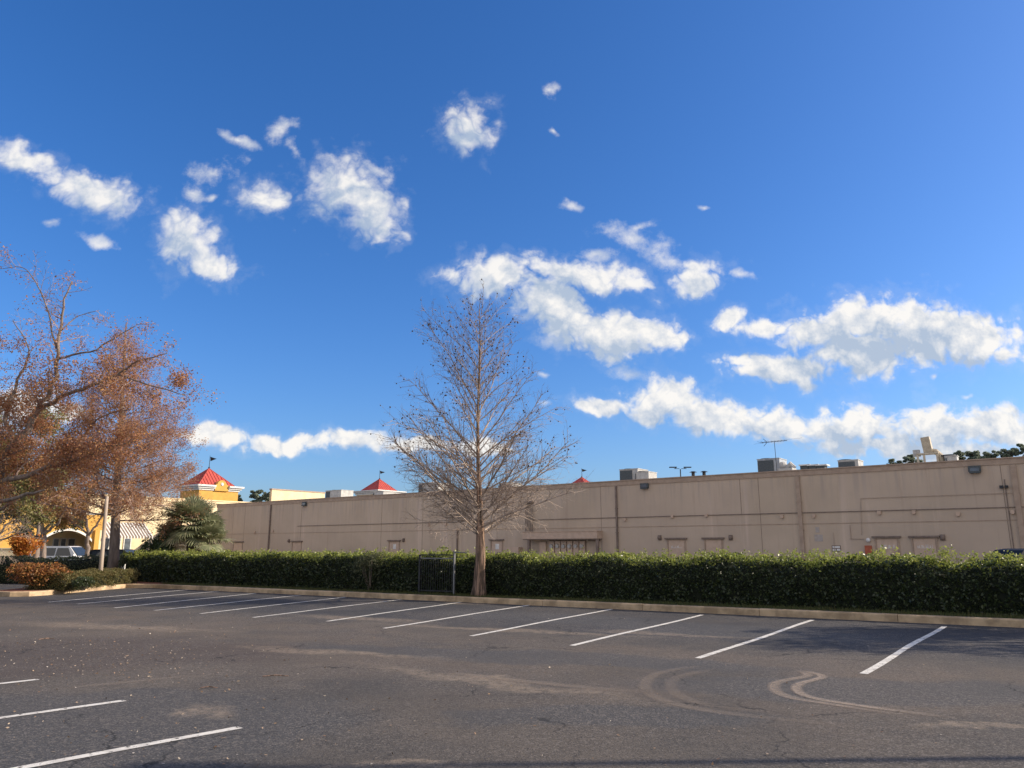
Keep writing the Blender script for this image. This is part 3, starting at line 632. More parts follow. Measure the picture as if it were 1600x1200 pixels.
# ------------------------------------------------------------------ yellow arcade wing (perpendicular to the long wall)
A0 = D(100, 850, 70); A0.z = 0; ad = (-wn_).copy(); an = Vector((ad.y, -ad.x, 0))      # ad: along the wing, an: outward (to the right/camera)
def ap_(px, py, back=0.0):
    q = on_plane(px, py, A0 - an * back, an); return (q - A0).dot(ad), q.z
def AP(t, z, out=0.0): return A0 + ad * t + an * out + Vector((0, 0, z))
wing = empty('arcade_building', A0, cat='building', label='yellow and cream shopping arcade with arched opening, striped awning and red roofed tower')
tL = ap_(-90, 850)[0]; tR = ap_(427, 780)[0]; zw = ap_(275, 776)[1]
ta0, ta1 = ap_(64, 845)[0], ap_(143, 845)[0]; zsp = ap_(64, 843)[1]; zpk = ap_(100, 829)[1]; zsp = min(zsp, zpk - 1.0)
arc = [(ta0 + (ta1 - ta0) * k / 20, zsp + (zpk - zsp) * math.sin(math.pi * k / 20) ** .8) for k in range(21)]
zy = 4.6
b = MB(); poly = [(tL, 0), (ta0, 0)] + arc + [(ta1, 0), (ap_(160, 845)[0], 0), (ap_(160, 845)[0], zy), (tL, zy)]
# build as strips so the opening stays clean
def awall(b, t0, t1, z0, z1, o0, o1): b.prism([AP(t0, 0, o1), AP(t1, 0, o1), AP(t1, 0, o0), AP(t0, 0, o0)], z0, z1)
te = ap_(160, 845)[0]
awall(b, tL, ta0, 0, zy, -.35, 0); awall(b, ta1, te, 0, zy, -.35, 0)
for k in range(20):
    (t0, z0), (t1, z1) = arc[k], arc[k + 1]
    b.extrude([AP(t0, z0), AP(t1, z1), AP(t1, zy), AP(t0, zy)], -an * .35, (0, 0, 0))
build(b, 'facade', M['yellow'], wing)
b = MB()
for k in range(20):
    (t0, z0), (t1, z1) = arc[k], arc[k + 1]
    b.extrude([AP(t0, z0), AP(t1, z1), AP(t1, z1 + .22), AP(t0, z0 + .22)], an * .003, an * .08)
build(b, 'arch_trim', M['wt'], wing)
b = MB(); awall(b, tL, tR, 0, zy, -4.0, -3.7); awall(b, ta1 + .9, ta1 + 1.2, 0, zy, -3.7, -.36); build(b, 'inner_wall', M['cream'], wing)
b = MB(); awall(b, tL, te, zy + .01, zy + .2, -4, .0); build(b, 'arcade_roof', M['roofm'], wing)
b = MB(); awall(b, tL, tR, zy + .21, zw, -4.3, -4.02); awall(b, tL, tR, zw, zw + .12, -4.4, -3.95)
build(b, 'parapet', M['cream'], wing)
b = MB(); awall(b, te, tR, 0, zw - .3, -3.69, -3.5)
awall(b, te + 1, tR, zw - .3, zw - .1, -3.69, -3.4); build(b, 'shop_wall', M['cream'], wing)
for px0, px1 in [(82, 92), (93.5, 103), (105, 117)]:
    t0, t1 = ap_(px0, 848, 3.7)[0], ap_(px1, 848, 3.7)[0]
    b = MB(); awall(b, t0, t1, .8, 2.5, -3.69, -3.62); wf = build(b, 'window', M['wt'], wing)
    b = MB(); awall(b, t0 + .08, t1 - .08, .9, 2.4, -3.62, -3.60); build(b, 'pane', M['shop'], wf)
for px in (148.5,):
    t0 = ap_(px, 850)[0]; b = MB(); awall(b, t0 - .2, t0 + .2, 0, 3.2, .003, .25); build(b, 'column', M['yellow'], wing)
for px in (156,):
    t0 = ap_(px, 850)[0]; b = MB(); awall(b, t0 - .2, t0 + .2, 0, 3.2, .003, .2); build(b, 'column', M['cream'], wing)
# awning
t0, t1 = ap_(163, 830)[0], ap_(236, 830)[0]; zt_, zb_ = ap_(200, 816)[1], ap_(200, 838)[1]
n = 30
for nm, par, mm in (('awning', 0, 'dtrim'), ('awning_stripe', 1, 'wt')):
    b = MB()
    for k in range(n):
        if k % 2 != par: continue
        a, c = t0 + (t1 - t0) * k / n, t0 + (t1 - t0) * (k + (1 if par == 0 else .75)) / n
        b.extrude([AP(a, zt_, -1.4), AP(a, zb_, .6), AP(c, zb_, .6), AP(c, zt_, -1.4)], (0, 0, 0), (0, 0, -.03))
        b.extrude([AP(a, zb_, .6), AP(a, zb_ - .2, .6), AP(c, zb_ - .2, .6), AP(c, zb_, .6)], an * .0, an * .02)
    o = build(b, nm, M[mm], wing if par == 0 else awn)
    if par == 0: awn = o
for px0, px1 in [(166, 180), (184, 198), (202, 216), (220, 232)]:
    a, c = ap_(px0, 848)[0], ap_(px1, 848)[0]; b = MB(); awall(b, a, c, .5, 2.6, -3.49, -3.42); wf = build(b, 'window', M['wt'], wing)
    b = MB(); awall(b, a + .1, c - .1, .6, 2.5, -3.42, -3.40); build(b, 'pane', M['shop'], wf)
# tower with ornament
c0 = D(312, 757, 90); ze = c0.z; c0 = Vector((c0.x, c0.y, 0)); sz_ = 5.2
def tq(h0, h1, o): return [c0 - ad * o + an * o, c0 + ad * (h0 + o) + an * o, c0 + ad * (h0 + o) - an * (h1 + o), c0 - ad * o - an * (h1 + o)]
b = MB(); b.prism(tq(sz_, sz_ * .8, 0), 5, ze - .6); tw = build(b, 'tower', M['yellow'], wing)
def cornice_side(b, t0, t1, o, z0, z1): b.prism([c0 + ad * t0 + an * o, c0 + ad * t1 + an * o, c0 + ad * t1 - an * .3, c0 + ad * t0 - an * .3], z0, z1)
b = MB()
for z0, z1, o in ((ze - .6, ze - .38, .12), (ze - .38, ze - .18, .3), (ze - .18, ze + .02, .5)):
    b.prism([c0 - ad * o + an * o, c0 + ad * 1.9 + an * o, c0 + ad * 1.9 - an * .3, c0 - ad * 0 - an * .3, c0 - an * (sz_ * .8), c0 - ad * o - an * (sz_ * .8 + o)], z0, z1)
    b.prism([c0 + ad * 3.7 + an * o, c0 + ad * (sz_ + o) + an * o, c0 + ad * (sz_ + o) - an * .3, c0 + ad * 3.7 - an * .3], z0, z1)
build(b, 'cornice', M['wt'], tw)
b = MB(); cg = c0 + ad * 2.8
prof = [(-.9, -.62), (.9, -.62), (.9, .0), (.75, .15), (.6, .2), (.5, .45), (.25, .62), (0, .68), (-.25, .62), (-.5, .45), (-.6, .2), (-.75, .15), (-.9, 0)]
b.extrude([cg + ad * x + Vector((0, 0, ze + z)) for x, z in prof], -an * .3, an * .22); build(b, 'gable_ornament', M['yellow'], tw)
b = MB(); b.tube([cg + an * .22 + Vector((0, 0, ze + .18)), cg + an * .32 + Vector((0, 0, ze + .18))], [.22, .16], 12); build(b, 'medallion', M['wt'], tw)
b = MB(); cc = c0 + ad * 2.4 - an * 2.3; hh = 2.35
q = [cc - ad * hh + an * hh * .9, cc + ad * hh + an * hh * .9, cc + ad * hh - an * hh * .9, cc - ad * hh - an * hh * .9]; vs = [Vector((p.x, p.y, ze + .1)) for p in q]; ap2 = cc + Vector((0, 0, D(325, 732, cc.y).z))
b.add(vs + [ap2], [(3, 2, 1, 0), (0, 1, 4), (1, 2, 4), (2, 3, 4), (3, 0, 4)]); rf = build(b, 'tower_roof', M['redroof'], tw)
b = MB()
for i in range(4):
    p, q_ = vs[i], vs[(i + 1) % 4]; nrm = ((q_ - p).cross(ap2 - p)).normalized()
    if nrm.z < 0: nrm = -nrm
    for k in range(1, 11):
        t = k / 11; f = 2 * min(t, 1 - t); s_ = p.lerp(q_, t); en = s_ + (ap2 - (p + q_) / 2) * f
        b.tube([s_ + nrm * .03, en + nrm * .03], .035, 4)
    b.tube([p, ap2], .06, 5)
build(b, 'roof_seam', M['redroof'], rf)
b = MB(); b.tube([ap2 - Vector((0, 0, .1)), ap2 + Vector((0, 0, 1.6))], [.04, .02], 6); b.ball(ap2 + Vector((0, 0, .1)), .12)
b.extrude([ap2 + Vector((0.05, 0, 1.45)), ap2 + Vector((.85, .0, 1.2)), ap2 + Vector((.1, 0, .9))], (0, -.012, 0), (0, .012, 0)); build(b, 'weathervane', M['dmetal'], rf)
# taller cream block between the wings
B0 = D(425, 765, 92); zb0 = B0.z; B0.z = 0
b = MB(); b.prism([B0, B0 + ad * 8, B0 + ad * 8 - an * .4, B0 - an * .4], 4.5, zb0); blk = build(b, 'upper_block', M['cream'], wing)
b = MB(); b.prism([B0 + an * .06 - ad * .06, B0 + ad * 8.06 + an * .06, B0 + ad * 8.06 - an * .46, B0 - an * .46 - ad * .06], zb0, zb0 + .14); build(b, 'coping', M['trim'], blk)

# ------------------------------------------------------------------ things on the roof
RZ = ST - .6
def roof_spot(px, py, behind):                        # point on a line parallel to the wall, some metres behind it
    q = on_plane(px, py, WA - wn_ * behind, wn_); return q
def hvac(px, py_top, behind, w_, dpt, label, split=.35, white=True, open_coil=True):
    q = roof_spot(px, py_top, behind); h = q.z - RZ; o = empty('rooftop_unit', (q.x, q.y, RZ), WR, label=label, cat='air conditioner', group='cooling units on the store roof')
    b = MB(); b.box((w_ / 2, dpt / 2, h / 2 + .04), (w_, dpt, h - .12)); build(b, 'housing', M['hvac'] if white else M['metal'], o, local=True)
    b = MB(); b.box((w_ / 2, dpt / 2, .05), (w_ + .1, dpt + .1, .1)); build(b, 'roof_kerb', M['dmetal'], o, local=True)
    b = MB(); b.box((w_ * split / 2, -.02, h / 2 + .05), (w_ * split - .06, .03, h - .3)); b.box((-.02, dpt / 2, h / 2 + .05), (.03, dpt * .8, h - .3)); build(b, 'coil', M['coil'], o, local=True)
    b = MB(); b.box((w_ / 2, dpt / 2, h), (w_ + .06, dpt + .06, .05)); top = build(b, 'lid', M['hvac'] if white else M['metal'], o, local=True)
    b = MB(); b.tube([(w_ * .25, dpt / 2, h + .02), (w_ * .25, dpt / 2, h + .1)], .38, 14); build(b, 'fan_guard', M['dmetal'], top, local=True)
    return o
hvac(968, 734, 4, 1.5, 1.6, 'grey cooling unit with dark coil face right of the bare tree', .72)
hvac(992, 738, 3.8, 1.1, 1.3, 'pale low cooling unit just right of the dark coiled one', .1)
hvac(509, 767, 5, 2.4, 1.6, 'pale cooling unit with black end on the far part of the roof', .3)
hvac(583, 769, 4, 1.4, 1.5, 'small white cooling unit below the second red tower roof', .15)
hvac(654, 756, 5, 2.4, 1.6, 'long cooling unit behind the left branches of the bare tree', .25)
hvac(780, 755, 5, 1.3, 1.5, 'cooling unit half hidden behind the trunk of the bare tree', .8)
hvac(1183, 718, 4, 1.45, 1.5, 'square grey cooling unit at the foot of the aerial', .0001 + .75, white=False)
hvac(1309, 720, 5, 1.2, 1.3, 'low dark-coiled cooling unit between the roof hatches and the duct', .85)
hvac(1476, 713, 4, .6, .7, 'small pale unit right of the kitchen exhaust duct', .2)
# round fan housing beside the square unit
q = roof_spot(1222, 720, 4); o = empty('exhaust_fan', (q.x, q.y, RZ), WR, label='white exhaust fan with curved hood beside the square grey unit', cat='fan')
h = q.z - RZ; b = MB(); b.box((.15, .3, h * .35), (1.0, .9, h * .7)); build(b, 'housing', M['hvac'], o, local=True)
b = MB(); b.ball((-.1, .3, h * .8), .33, 12, 8, (1, 1, .9)); b.tube([(.2, .3, h * .7), (.45, .3, h * .85), (.65, .3, h * .7)], [.2, .2, .17], 10); build(b, 'hood', M['hvac'], o, local=True)
for i, px in enumerate((1250, 1263, 1276)):
    q = roof_spot(px, 728, 6); h = q.z - RZ; o = empty('roof_hatch', (q.x, q.y, RZ), WR, cat='roof hatch', group='low white hatches on the roof',
        label=['leftmost of three low white roof hatches right of the aerial', 'middle of three low white roof hatches right of the aerial', 'rightmost of three low white roof hatches right of the aerial'][i])
    b = MB(); b.box((.25, .3, h / 2), (.5, .6, h)); build(b, 'base', M['coil'], o, local=True)
    b = MB(); b.box((.3, .3, h + .04), (.72, .8, .08)); build(b, 'lid', M['wt'], o, local=True)
for i, (px, py) in enumerate([(1083, 738), (1100, 737.5)]):
    q = roof_spot(px, py, 5); h = q.z - RZ; b = MB(); b.tube([(q.x, q.y, RZ), (q.x, q.y, q.z)], [.12, .12], 8); b.tube([(q.x, q.y, q.z), (q.x, q.y, q.z + .07)], [.28, .12], 10)
    build(b, 'roof_vent', M['dmetal'], origin=(q.x, q.y, RZ), cat='vent', label=['smaller left mushroom vent above the middle of the long wall', 'darker right mushroom vent above the middle of the long wall'][i])
# kitchen exhaust
q = roof_spot(1440, 716, 4); o = empty('exhaust_duct', (q.x, q.y, RZ), WR, label='tall cream kitchen exhaust duct on legs at the right of the roof', cat='duct')
ht = roof_spot(1455, 684, 4).z - RZ
b = MB(); mx = Matrix.Rotation(R(-6), 3, 'Y'); b.box((.30, .4, ht * .84), (.46, .5, ht * .40), mx=mx); 
for k in range(5): b.box((.12 + k * .09, .142, ht * .84), (.025, .02, ht * .36), mx=mx)
build(b, 'stack', M['cmetal'], o, local=True)
b = MB(); b.tube([(.45, .4, ht * .70), (.72, .4, ht * .67), (.95, .4, ht * .56), (1.0, .4, .15)], [.15, .17, .18, .18], 10); build(b, 'elbow', M['cmetal'], o, local=True)
b = MB(); b.box((.30, .4, ht * .63), (1.15, .7, .06)); build(b, 'platform', M['cmetal'], o, local=True)
for x in (-.22, .12, .8):
    b = MB(); b.box((x, .15, ht * .30), (.11, .11, ht * .62)); build(b, 'leg', M['cmetal'], o, local=True)
b = MB(); b.box((-.28, .35, ht * .66), (.34, .4, ht * .16)); build(b, 'motor_box', M['hvac'], o, local=True)
b = MB(); b.box((.5, .5, ht * .2), (.55, .6, ht * .42)); build(b, 'base_fan', M['coil'], o, local=True)
# antenna
q = roof_spot(1213, 716, 3); o = empty('aerial', (q.x, q.y, RZ), WR, label='tall television aerial on a thin mast above the roof edge', cat='aerial')
ht = roof_spot(1212, 690, 3).z - RZ
b = MB(); b.tube([(0, 0, 0), (-.05, 0, ht)], [.022, .016], 6); build(b, 'mast', M['dmetal'], o, local=True)
b = MB(); b.tube([(-.95, 0, ht), (.75, 0, ht + .01)], .018, 5); build(b, 'boom', M['dmetal'], o, local=True)
b = MB()
for k in range(9):
    x = -.9 + k * .2; ln = .55 - k * .035; b.tube([(x - .1 * ln, -ln, ht + .02), (x, 0, ht), (x - .1 * ln, ln, ht + .02)], .009, 4)
for s_ in (-1, 1): b.tube([(-.75, 0, ht + .24 * s_), (-.5, 0, ht)], .014, 4); b.tube([(-.3, 0, ht + .04), (1.7, .0, ht + .1)], .005, 3); b.tube([(-1.4, 0, ht - .05), (-.5, 0, ht)], .005, 3)
build(b, 'dipole', M['dmetal'], o, local=True)
# car park lamp far behind
q = D(1063, 733, 115); o = empty('parking_lamp', (q.x, q.y, 0), label='tall twin-headed car park lamp rising behind the roof', cat='street lamp')
b = MB(); b.tube([(0, 0, 0), (0, 0, q.z)], [.14, .08], 8); build(b, 'pole', M['dmetal'], o, local=True)
for s_ in (-1, 1):
    b = MB(); b.box((s_ * .55, 0, q.z - .05 + .12), (.8, .08, .07)); b.box((s_ * .55, 0, q.z - .12), (.1, .06, .3)) if 0 else None; hd = build(b, 'arm', M['dmetal'], o, local=True)
    b = MB(); b.box((s_ * 1.1, 0, q.z + .28), (1.1, .5, .13)); b.box((s_ * .7, 0, q.z + .18), (.12, .12, .2)); build(b, 'lamp_head', M['dmetal'], o, local=True)

# ------------------------------------------------------------------ plants
def wav(s, seed, f=1.0): return .5 * math.sin(s * 1.7 * f + seed) + .3 * math.sin(s * 3.9 * f + seed * 2.3) + .2 * math.sin(s * 7.7 * f + seed * .7)
def hedge(name, p, q, thick, h, z0, leaf, n_leaf, size, seed, label, top_bump=.12, sprigs=0, sprig_lit_mat=None, group=None, rough_f=.10, spr_spots=()):
    rng = np.random.default_rng(seed); p = Vector((p.x, p.y, 0)); q = Vector((q.x, q.y, 0)); d = (q - p); Ln = d.length; d.normalize(); n = Vector((-d.y, d.x, 0))
    if n.dot(p) < 0: n = -n
    c = (p + q) / 2 + n * thick / 2
    root_ = empty(name, (c.x, c.y, z0), label=label, cat='hedge', group=group)
    b = MB(); K = max(6, int(Ln / .35)); ins = .13
    rows = []
    for i in range(K + 1):
        s = ins + (Ln - 2 * ins) * i / K; base = p + d * s; tb = top_bump * wav(s, seed); fb = rough_f * wav(s, seed + 9) * .7
        rows.append([base + n * (ins + fb) + Vector((0, 0, z0)), base + n * (ins * .8 + fb * 1.2) + Vector((0, 0, z0 + h * .5)), base + n * (ins + .06 + fb * .6) + Vector((0, 0, z0 + h - ins - .22 + tb)),
                     base + n * (ins + .32) + Vector((0, 0, z0 + h - ins - .03 + tb)), base + n * (thick - ins - .1) + Vector((0, 0, z0 + h - ins + tb)), base + n * (thick - ins) + Vector((0, 0, z0))])
    for r_ in rows: b.v += [tuple(v) for v in r_]
    for i in range(K):
        for k in range(5): a = i * 6 + k; b.f.append((a, a + 1, a + 7, a + 6))
    b.f.append(tuple(range(6))); b.f.append(tuple(K * 6 + k for k in range(6))[::-1])
    build(b, 'stems', M['hcore'], root_)
    # shell of leaves: front, top, back, ends
    af, at_, ae = Ln * h, Ln * thick, thick * h * 2; tot = af * 1.35 + at_ + ae; P_ = []
    s = rng.random(n_leaf) * Ln; u = rng.random(n_leaf); r = rng.random(n_leaf) * tot
    depth = np.abs(rng.normal(0, .06, n_leaf))
    wf = np.array([wav(x, seed) for x in s]); wg = np.array([wav(x, seed + 9) for x in s])
    lump = .09 * np.sin(s * 5.3 + seed + 2 * np.sin(s * 1.3)) * np.sin(u * 7 + s * 2.1 + seed) + .05 * np.sin(s * 13 + u * 17) * np.sin(s * 2.7)
    a_s = s.copy(); a_n = np.zeros(n_leaf); a_z = np.zeros(n_leaf)
    F1 = r < af; F2 = (r >= af) & (r < af + at_); F3 = (r >= af + at_) & (r < af * 1.35 + at_); F4 = r >= af * 1.35 + at_
    zt = h + top_bump * wf
    a_n = np.where(F1, rough_f * wg * .7 + lump + depth - .03, a_n); a_z = np.where(F1, u * zt, a_z)
    a_n = np.where(F2, u * thick, a_n); a_z = np.where(F2, zt - depth + lump * .6, a_z)
    a_n = np.where(F3, thick - depth, a_n); a_z = np.where(F3, (1 - u * .5) * zt, a_z)
    a_n = np.where(F4, rng.random(n_leaf) * thick, a_n); a_z = np.where(F4, u * zt, a_z); a_s = np.where(F4, np.where(rng.random(n_leaf) < .5, depth, Ln - depth), a_s)
    # round the front top edge
    rnd = np.clip((a_z - (zt - .24)) / .24, 0, 1); a_n = np.where(F1, a_n + rnd ** 2 * .15, a_n); a_z = np.where(F2, a_z - .12 * np.clip(1 - u * thick / .35, 0, 1) ** 2, a_z)
    pd = np.array(p); X = pd[None] + a_s[:, None] * np.array(d)[None] + a_n[:, None] * np.array(n)[None]; X[:, 2] = z0 + a_z
    lit_top = (F2 | (a_z > zt - .07)) & (rng.random(n_leaf) < .75) if sprigs else np.zeros(n_leaf, bool)  # sunlit look of the hedge top put into a lighter leaf colour
    np_mesh('foliage', leaf_quads(X[~lit_top], size, rng, .6), 4, leaf, root_)
    if sprigs: np_mesh('sunlit_top', leaf_quads(X[lit_top], size * .95, rng, .6), 4, sprig_lit_mat, root_)
    if sprigs:
        P2 = []
        sp = [(rng.random() * Ln, .03 + .15 * rng.random() ** 3, 12) for _ in range(sprigs)] + [(a, hh * .75, 60) for a, hh in spr_spots for _ in range(3)]
        bs = MB()
        for s_, hh, k in sp:
            s_ += rng.normal(0, .12 if k > 14 else 0); nn = thick * (.08 + .84 * rng.random()); hh *= .6 + .6 * rng.random()
            lean = rng.normal(0, .06, 2); b0 = p + d * s_ + n * nn + Vector((0, 0, z0 + h - .05))
            tip = b0 + Vector((lean[0], lean[1], hh + .08)); bs.tube([b0, tip], [.006, .003], 3, False)
            for _ in range(k if k < 20 else 22):
                t = rng.random() ** .8; P2.append([*(b0.lerp(tip, t) + Vector(rng.normal(0, .035 + .05 * (1 - t), 3)))])
        np_mesh('young_shoots', leaf_quads(P2, size * .95, rng, .6), 4, sprig_lit_mat, root_, kind='stuff'); build(bs, 'shoot_stems', M['twig2'], root_, kind='stuff')
    return root_
hz0 = KH - .02; HH = 1.36 - hz0
off_ = kn * 1.05
def kpt(px, py=940):                                 # hedge front line position at a photo column
    q = on_plane(px, 930, KA + off_, kn); return Vector((q.x, q.y, 0))
hl = kpt(180); hg = kpt(683); hr = KE + off_
def sloc(px, p): return (kpt(px) - p).length
hedge('hedge', hl, hg, 1.5, HH, hz0, M['hleaf'], 46000, .075, 3, 'tall dark clipped hedge from the palm to the black gate', sprigs=420, sprig_lit_mat=M['sprig'], group='tall hedge along the parking kerb',
      spr_spots=[(sloc(px, hl), hh) for px, hh in ((370, .2), (545, .25), (573, .3), (660, .35), (668, .4), (640, .2))])
hedge('hedge', hg + kd * .02, hr, 1.5, HH, hz0, M['hleaf'], 76000, .072, 4, 'tall dark clipped hedge right of the bare tree and gate', sprigs=700, sprig_lit_mat=M['sprig'], group='tall hedge along the parking kerb',
      spr_spots=[(sloc(px, hg), hh) for px, hh in ((730, .3), (800, .18), (1120, .3), (1132, .28), (1100, .2), (1215, .2), (1230, .25), (1270, .22), (1365, .25), (1388, .3), (1475, .28), (1495, .28), (1578, .2))])
# far-left hedge
hedge('hedge', Vector((-36, 35.2, 0)), Vector((-18.8, 36.2, 0)), 1.6, 1.15, .03, M['hleaf3'], 16000, .08, 6, 'grey-green rounded hedge behind the orange bush at far left')
hedge('hedge', G(112, 923, .15) + Vector((-.45, .3, 0)), G(226, 911, .15) + Vector((-.40, .2, 0)), 1.5, .60, .13, M['hleaf2'], 26000, .05, 7, 'low brownish clipped hedge round the leaning post on the island', top_bump=.03, rough_f=.06)
# two bushes
def bush(name, c, r, h, leaf, n, size, seed, label, cat='bush', core=True, up=0.0, twigs=0, lumps=9):
    rng = np.random.default_rng(seed); ro = empty(name, (c.x, c.y, c.z), label=label, cat=cat)
    L_ = [(rng.uniform(-.55, .55, 2) * r, .35 + .35 * rng.random(), r * (.38 + .2 * rng.random())) for _ in range(lumps)]
    P_ = []
    for k in range(n):
        o, zz, rr = L_[k % lumps]; v = rng.normal(size=3); v /= np.linalg.norm(v); v[2] = abs(v[2]) * 1.0 if rng.random() < .6 else v[2]
        rad = rr * (.72 + .38 * rng.random()); x = np.array([o[0], o[1], zz * h]) + v * rad * np.array([1, 1, h / r * .75]); x[2] = max(.03, min(x[2], h * 1.05)); P_.append(x + np.array(c))
    np_mesh('foliage', leaf_quads(P_, size, rng, .5, up), 4, leaf, ro)
    b = MB()
    for k in range(14 + twigs):
        a = rng.random() * 6.28; e = Vector((math.cos(a) * r * .8 * rng.random(), math.sin(a) * r * .8 * rng.random(), h * (.5 + .45 * rng.random())))
        b.tube([c + Vector((e.x * .15, e.y * .15, 0)), c + Vector((e.x * .6, e.y * .6, e.z * .5)), c + e], [.018, .012, .005], 4, False)
    build(b, 'stems', M['bark2'], ro)
    return ro
bush('croton_bush', G(54, 923, .13) + Vector((-.1, .5, 0)), 1.0, .93, M['croton'], 8500, .085, 21, 'rounded orange and maroon leafy bush at the end of the island', twigs=20, lumps=14)
bush('bush', G(138, 923, .13) + Vector((-.35, .3, 0)), .45, .45, M['hleaf'], 2500, .055, 22, 'small dark green bush tucked against the low clipped hedge')
bush('bush', D(248, 862, 36.5) - Vector((0, 0, 1.2)), .9, 2.0, M['lgreen'], 6000, .10, 23, 'dark green shrub at the left foot of the palm')
bush('bush', kpt(575) + kn * .1 + Vector((0, 0, .15)), .75, 1.33, M['hleaf3'], 5200, .05, 24, 'pale twiggy grey-green bush growing in front of the hedge left of the gate', twigs=25)

# white pipe by the trunk
q = D(186, 897, 33.4); q.z = .13; b = MB(); b.tube([q, q + Vector((.05, 0, .55)), q + Vector((.22, 0, .78)), q + Vector((.2, 0, .5))], .035, 8)
build(b, 'standpipe', M['wt'], origin=q, label='small white bent pipe at the foot of the rusty cypress trunk', cat='pipe')
# leaning post
q = G(157, 905, .13); q = D(157, 900, 31.2); q.z = .12; top = D(167, 778, 31.2)
b = MB(); b.tube([q, q.lerp(top, .35), q.lerp(top, .7), top], [.085, .078, .07, .064], 12); 
po = empty('leaning_post', q, label='pale round concrete post leaning right out of the low hedge', cat='post')
build(b, 'shaft', M['postw'], po, smooth_=True); b = MB(); b.ball(top, .07, 10, 6); build(b, 'cap', M['postw'], po)

# gate
g0 = on_plane(655, 926, KA + kn * .85, kn); g1 = on_plane(709, 930, KA + kn * .85, kn); g0.z = g1.z = .13; gd = (g1 - g0).normalized(); gl = (g1 - g0).length; gt_ = empty('iron_gate', (g0 + g1) / 2, label='black iron bar gate with a pale post set in the hedge', cat='gate')
b = MB(); b.box(g1 + Vector((0, 0, .70)), (.05, .05, 1.40), math.atan2(gd.y, gd.x)); b.tube([g1 + Vector((0, 0, 1.36)), g1 + gd * .5 + Vector((0, 0, 1.34))], .018, 6); build(b, 'post', M['gpost'], gt_)
b = MB(); b.box(g0 + Vector((0, 0, .64)), (.06, .06, 1.28), math.atan2(gd.y, gd.x)); build(b, 'post', M['dmetal'], gt_)
for z in (.12, 1.16, 1.27):
    b = MB(); mid = (g0 + g1) / 2 + Vector((0, 0, z)); b.box(mid, (gl - .08, .035, .035), math.atan2(gd.y, gd.x)); build(b, 'rail', M['gpost'] if z == 1.16 else M['dmetal'], gt_)
for k in range(14):
    b = MB(); p = g0.lerp(g1, (k + 1) / 15); b.tube([p + Vector((0, 0, .14)), p + Vector((0, 0, 1.14))], .009, 5); build(b, 'bar', M['dmetal'], gt_)

# grass along the kerb
rng = np.random.default_rng(8); T = []
n = 30000; s = rng.random(n) * (KE - KA).length; wv_ = .19 + rng.random(n) * 1.0; hg_ = .03 + .05 * rng.random(n) + .05 * (rng.random(n) < .1)
base = np.array(KA)[None] + s[:, None] * np.array(kd)[None] + wv_[:, None] * np.array(kn)[None]; base[:, 2] = KH - .02
an_ = rng.random(n) * 6.28; dx = np.stack([np.cos(an_), np.sin(an_), np.zeros(n)], 1) * .008; tipp = base + rng.normal(0, .02, (n, 3)); tipp[:, 2] = base[:, 2] + hg_
np_mesh('grass', np.stack([base - dx, base + dx, tipp], 1).reshape(-1, 3), 3, M['grass'], kind='stuff')

# ------------------------------------------------------------------ trees
def perp(d, rnd):
    v = Vector((rnd.gauss(0, 1), rnd.gauss(0, 1), rnd.gauss(0, 1))); v -= d * v.dot(d); return v.normalized()
def grow(B, p, d, Ln, r, lvl, prm, rnd, tips):
    """one branch with its side shoots; B[lvl] is the builder of that level, tips collects twig points"""
    P = prm[lvl]; n = P['seg']; pts = [p]; dd = d.copy(); q = p.copy()
    for i in range(n):
        dd = (dd + Vector((rnd.gauss(0, P['wob']), rnd.gauss(0, P['wob']), rnd.gauss(0, P['wob']) + P['up']))).normalized()
        q = q + dd * (Ln / n); pts.append(q)
    B[lvl].tube(pts, [r * (1 - .8 * i / n) for i in range(n + 1)], P['sides'], False)
    if P.get('tip'):
        for i in range(P['tip']):
            t = rnd.random(); k = min(int(t * n), n - 1); tips.append(tuple(pts[k].lerp(pts[k + 1], t * n - k)))
    if lvl + 1 < len(prm):
        Q = prm[lvl + 1]; m = max(1, int(Q['per_m'] * Ln + rnd.random()))
        for j in range(m):
            t = Q['t0'] + (1 - Q['t0']) * (j + rnd.random()) / m; k = min(int(t * n), n - 1); bp = pts[k].lerp(pts[k + 1], min(1, t * n - k)); ax = (pts[k + 1] - pts[k]).normalized()
            a = R(Q['ang'] + rnd.gauss(0, 8)); side = perp(ax, rnd)
            if Q.get('flat'): side.z *= (1 - Q['flat']); side = (side - ax * side.dot(ax)).normalized()
            nd = ax * math.cos(a) + side * math.sin(a)
            l2 = Ln * Q['ratio'] * (1 - Q['taper'] * t) * (.7 + .6 * rnd.random()); l2 = min(l2, Q.get('max', 9))
            grow(B, bp, nd.normalized(), l2, max(r * Q['rr'] * (1 - .5 * t), Q['rmin']), lvl + 1, prm, rnd, tips)

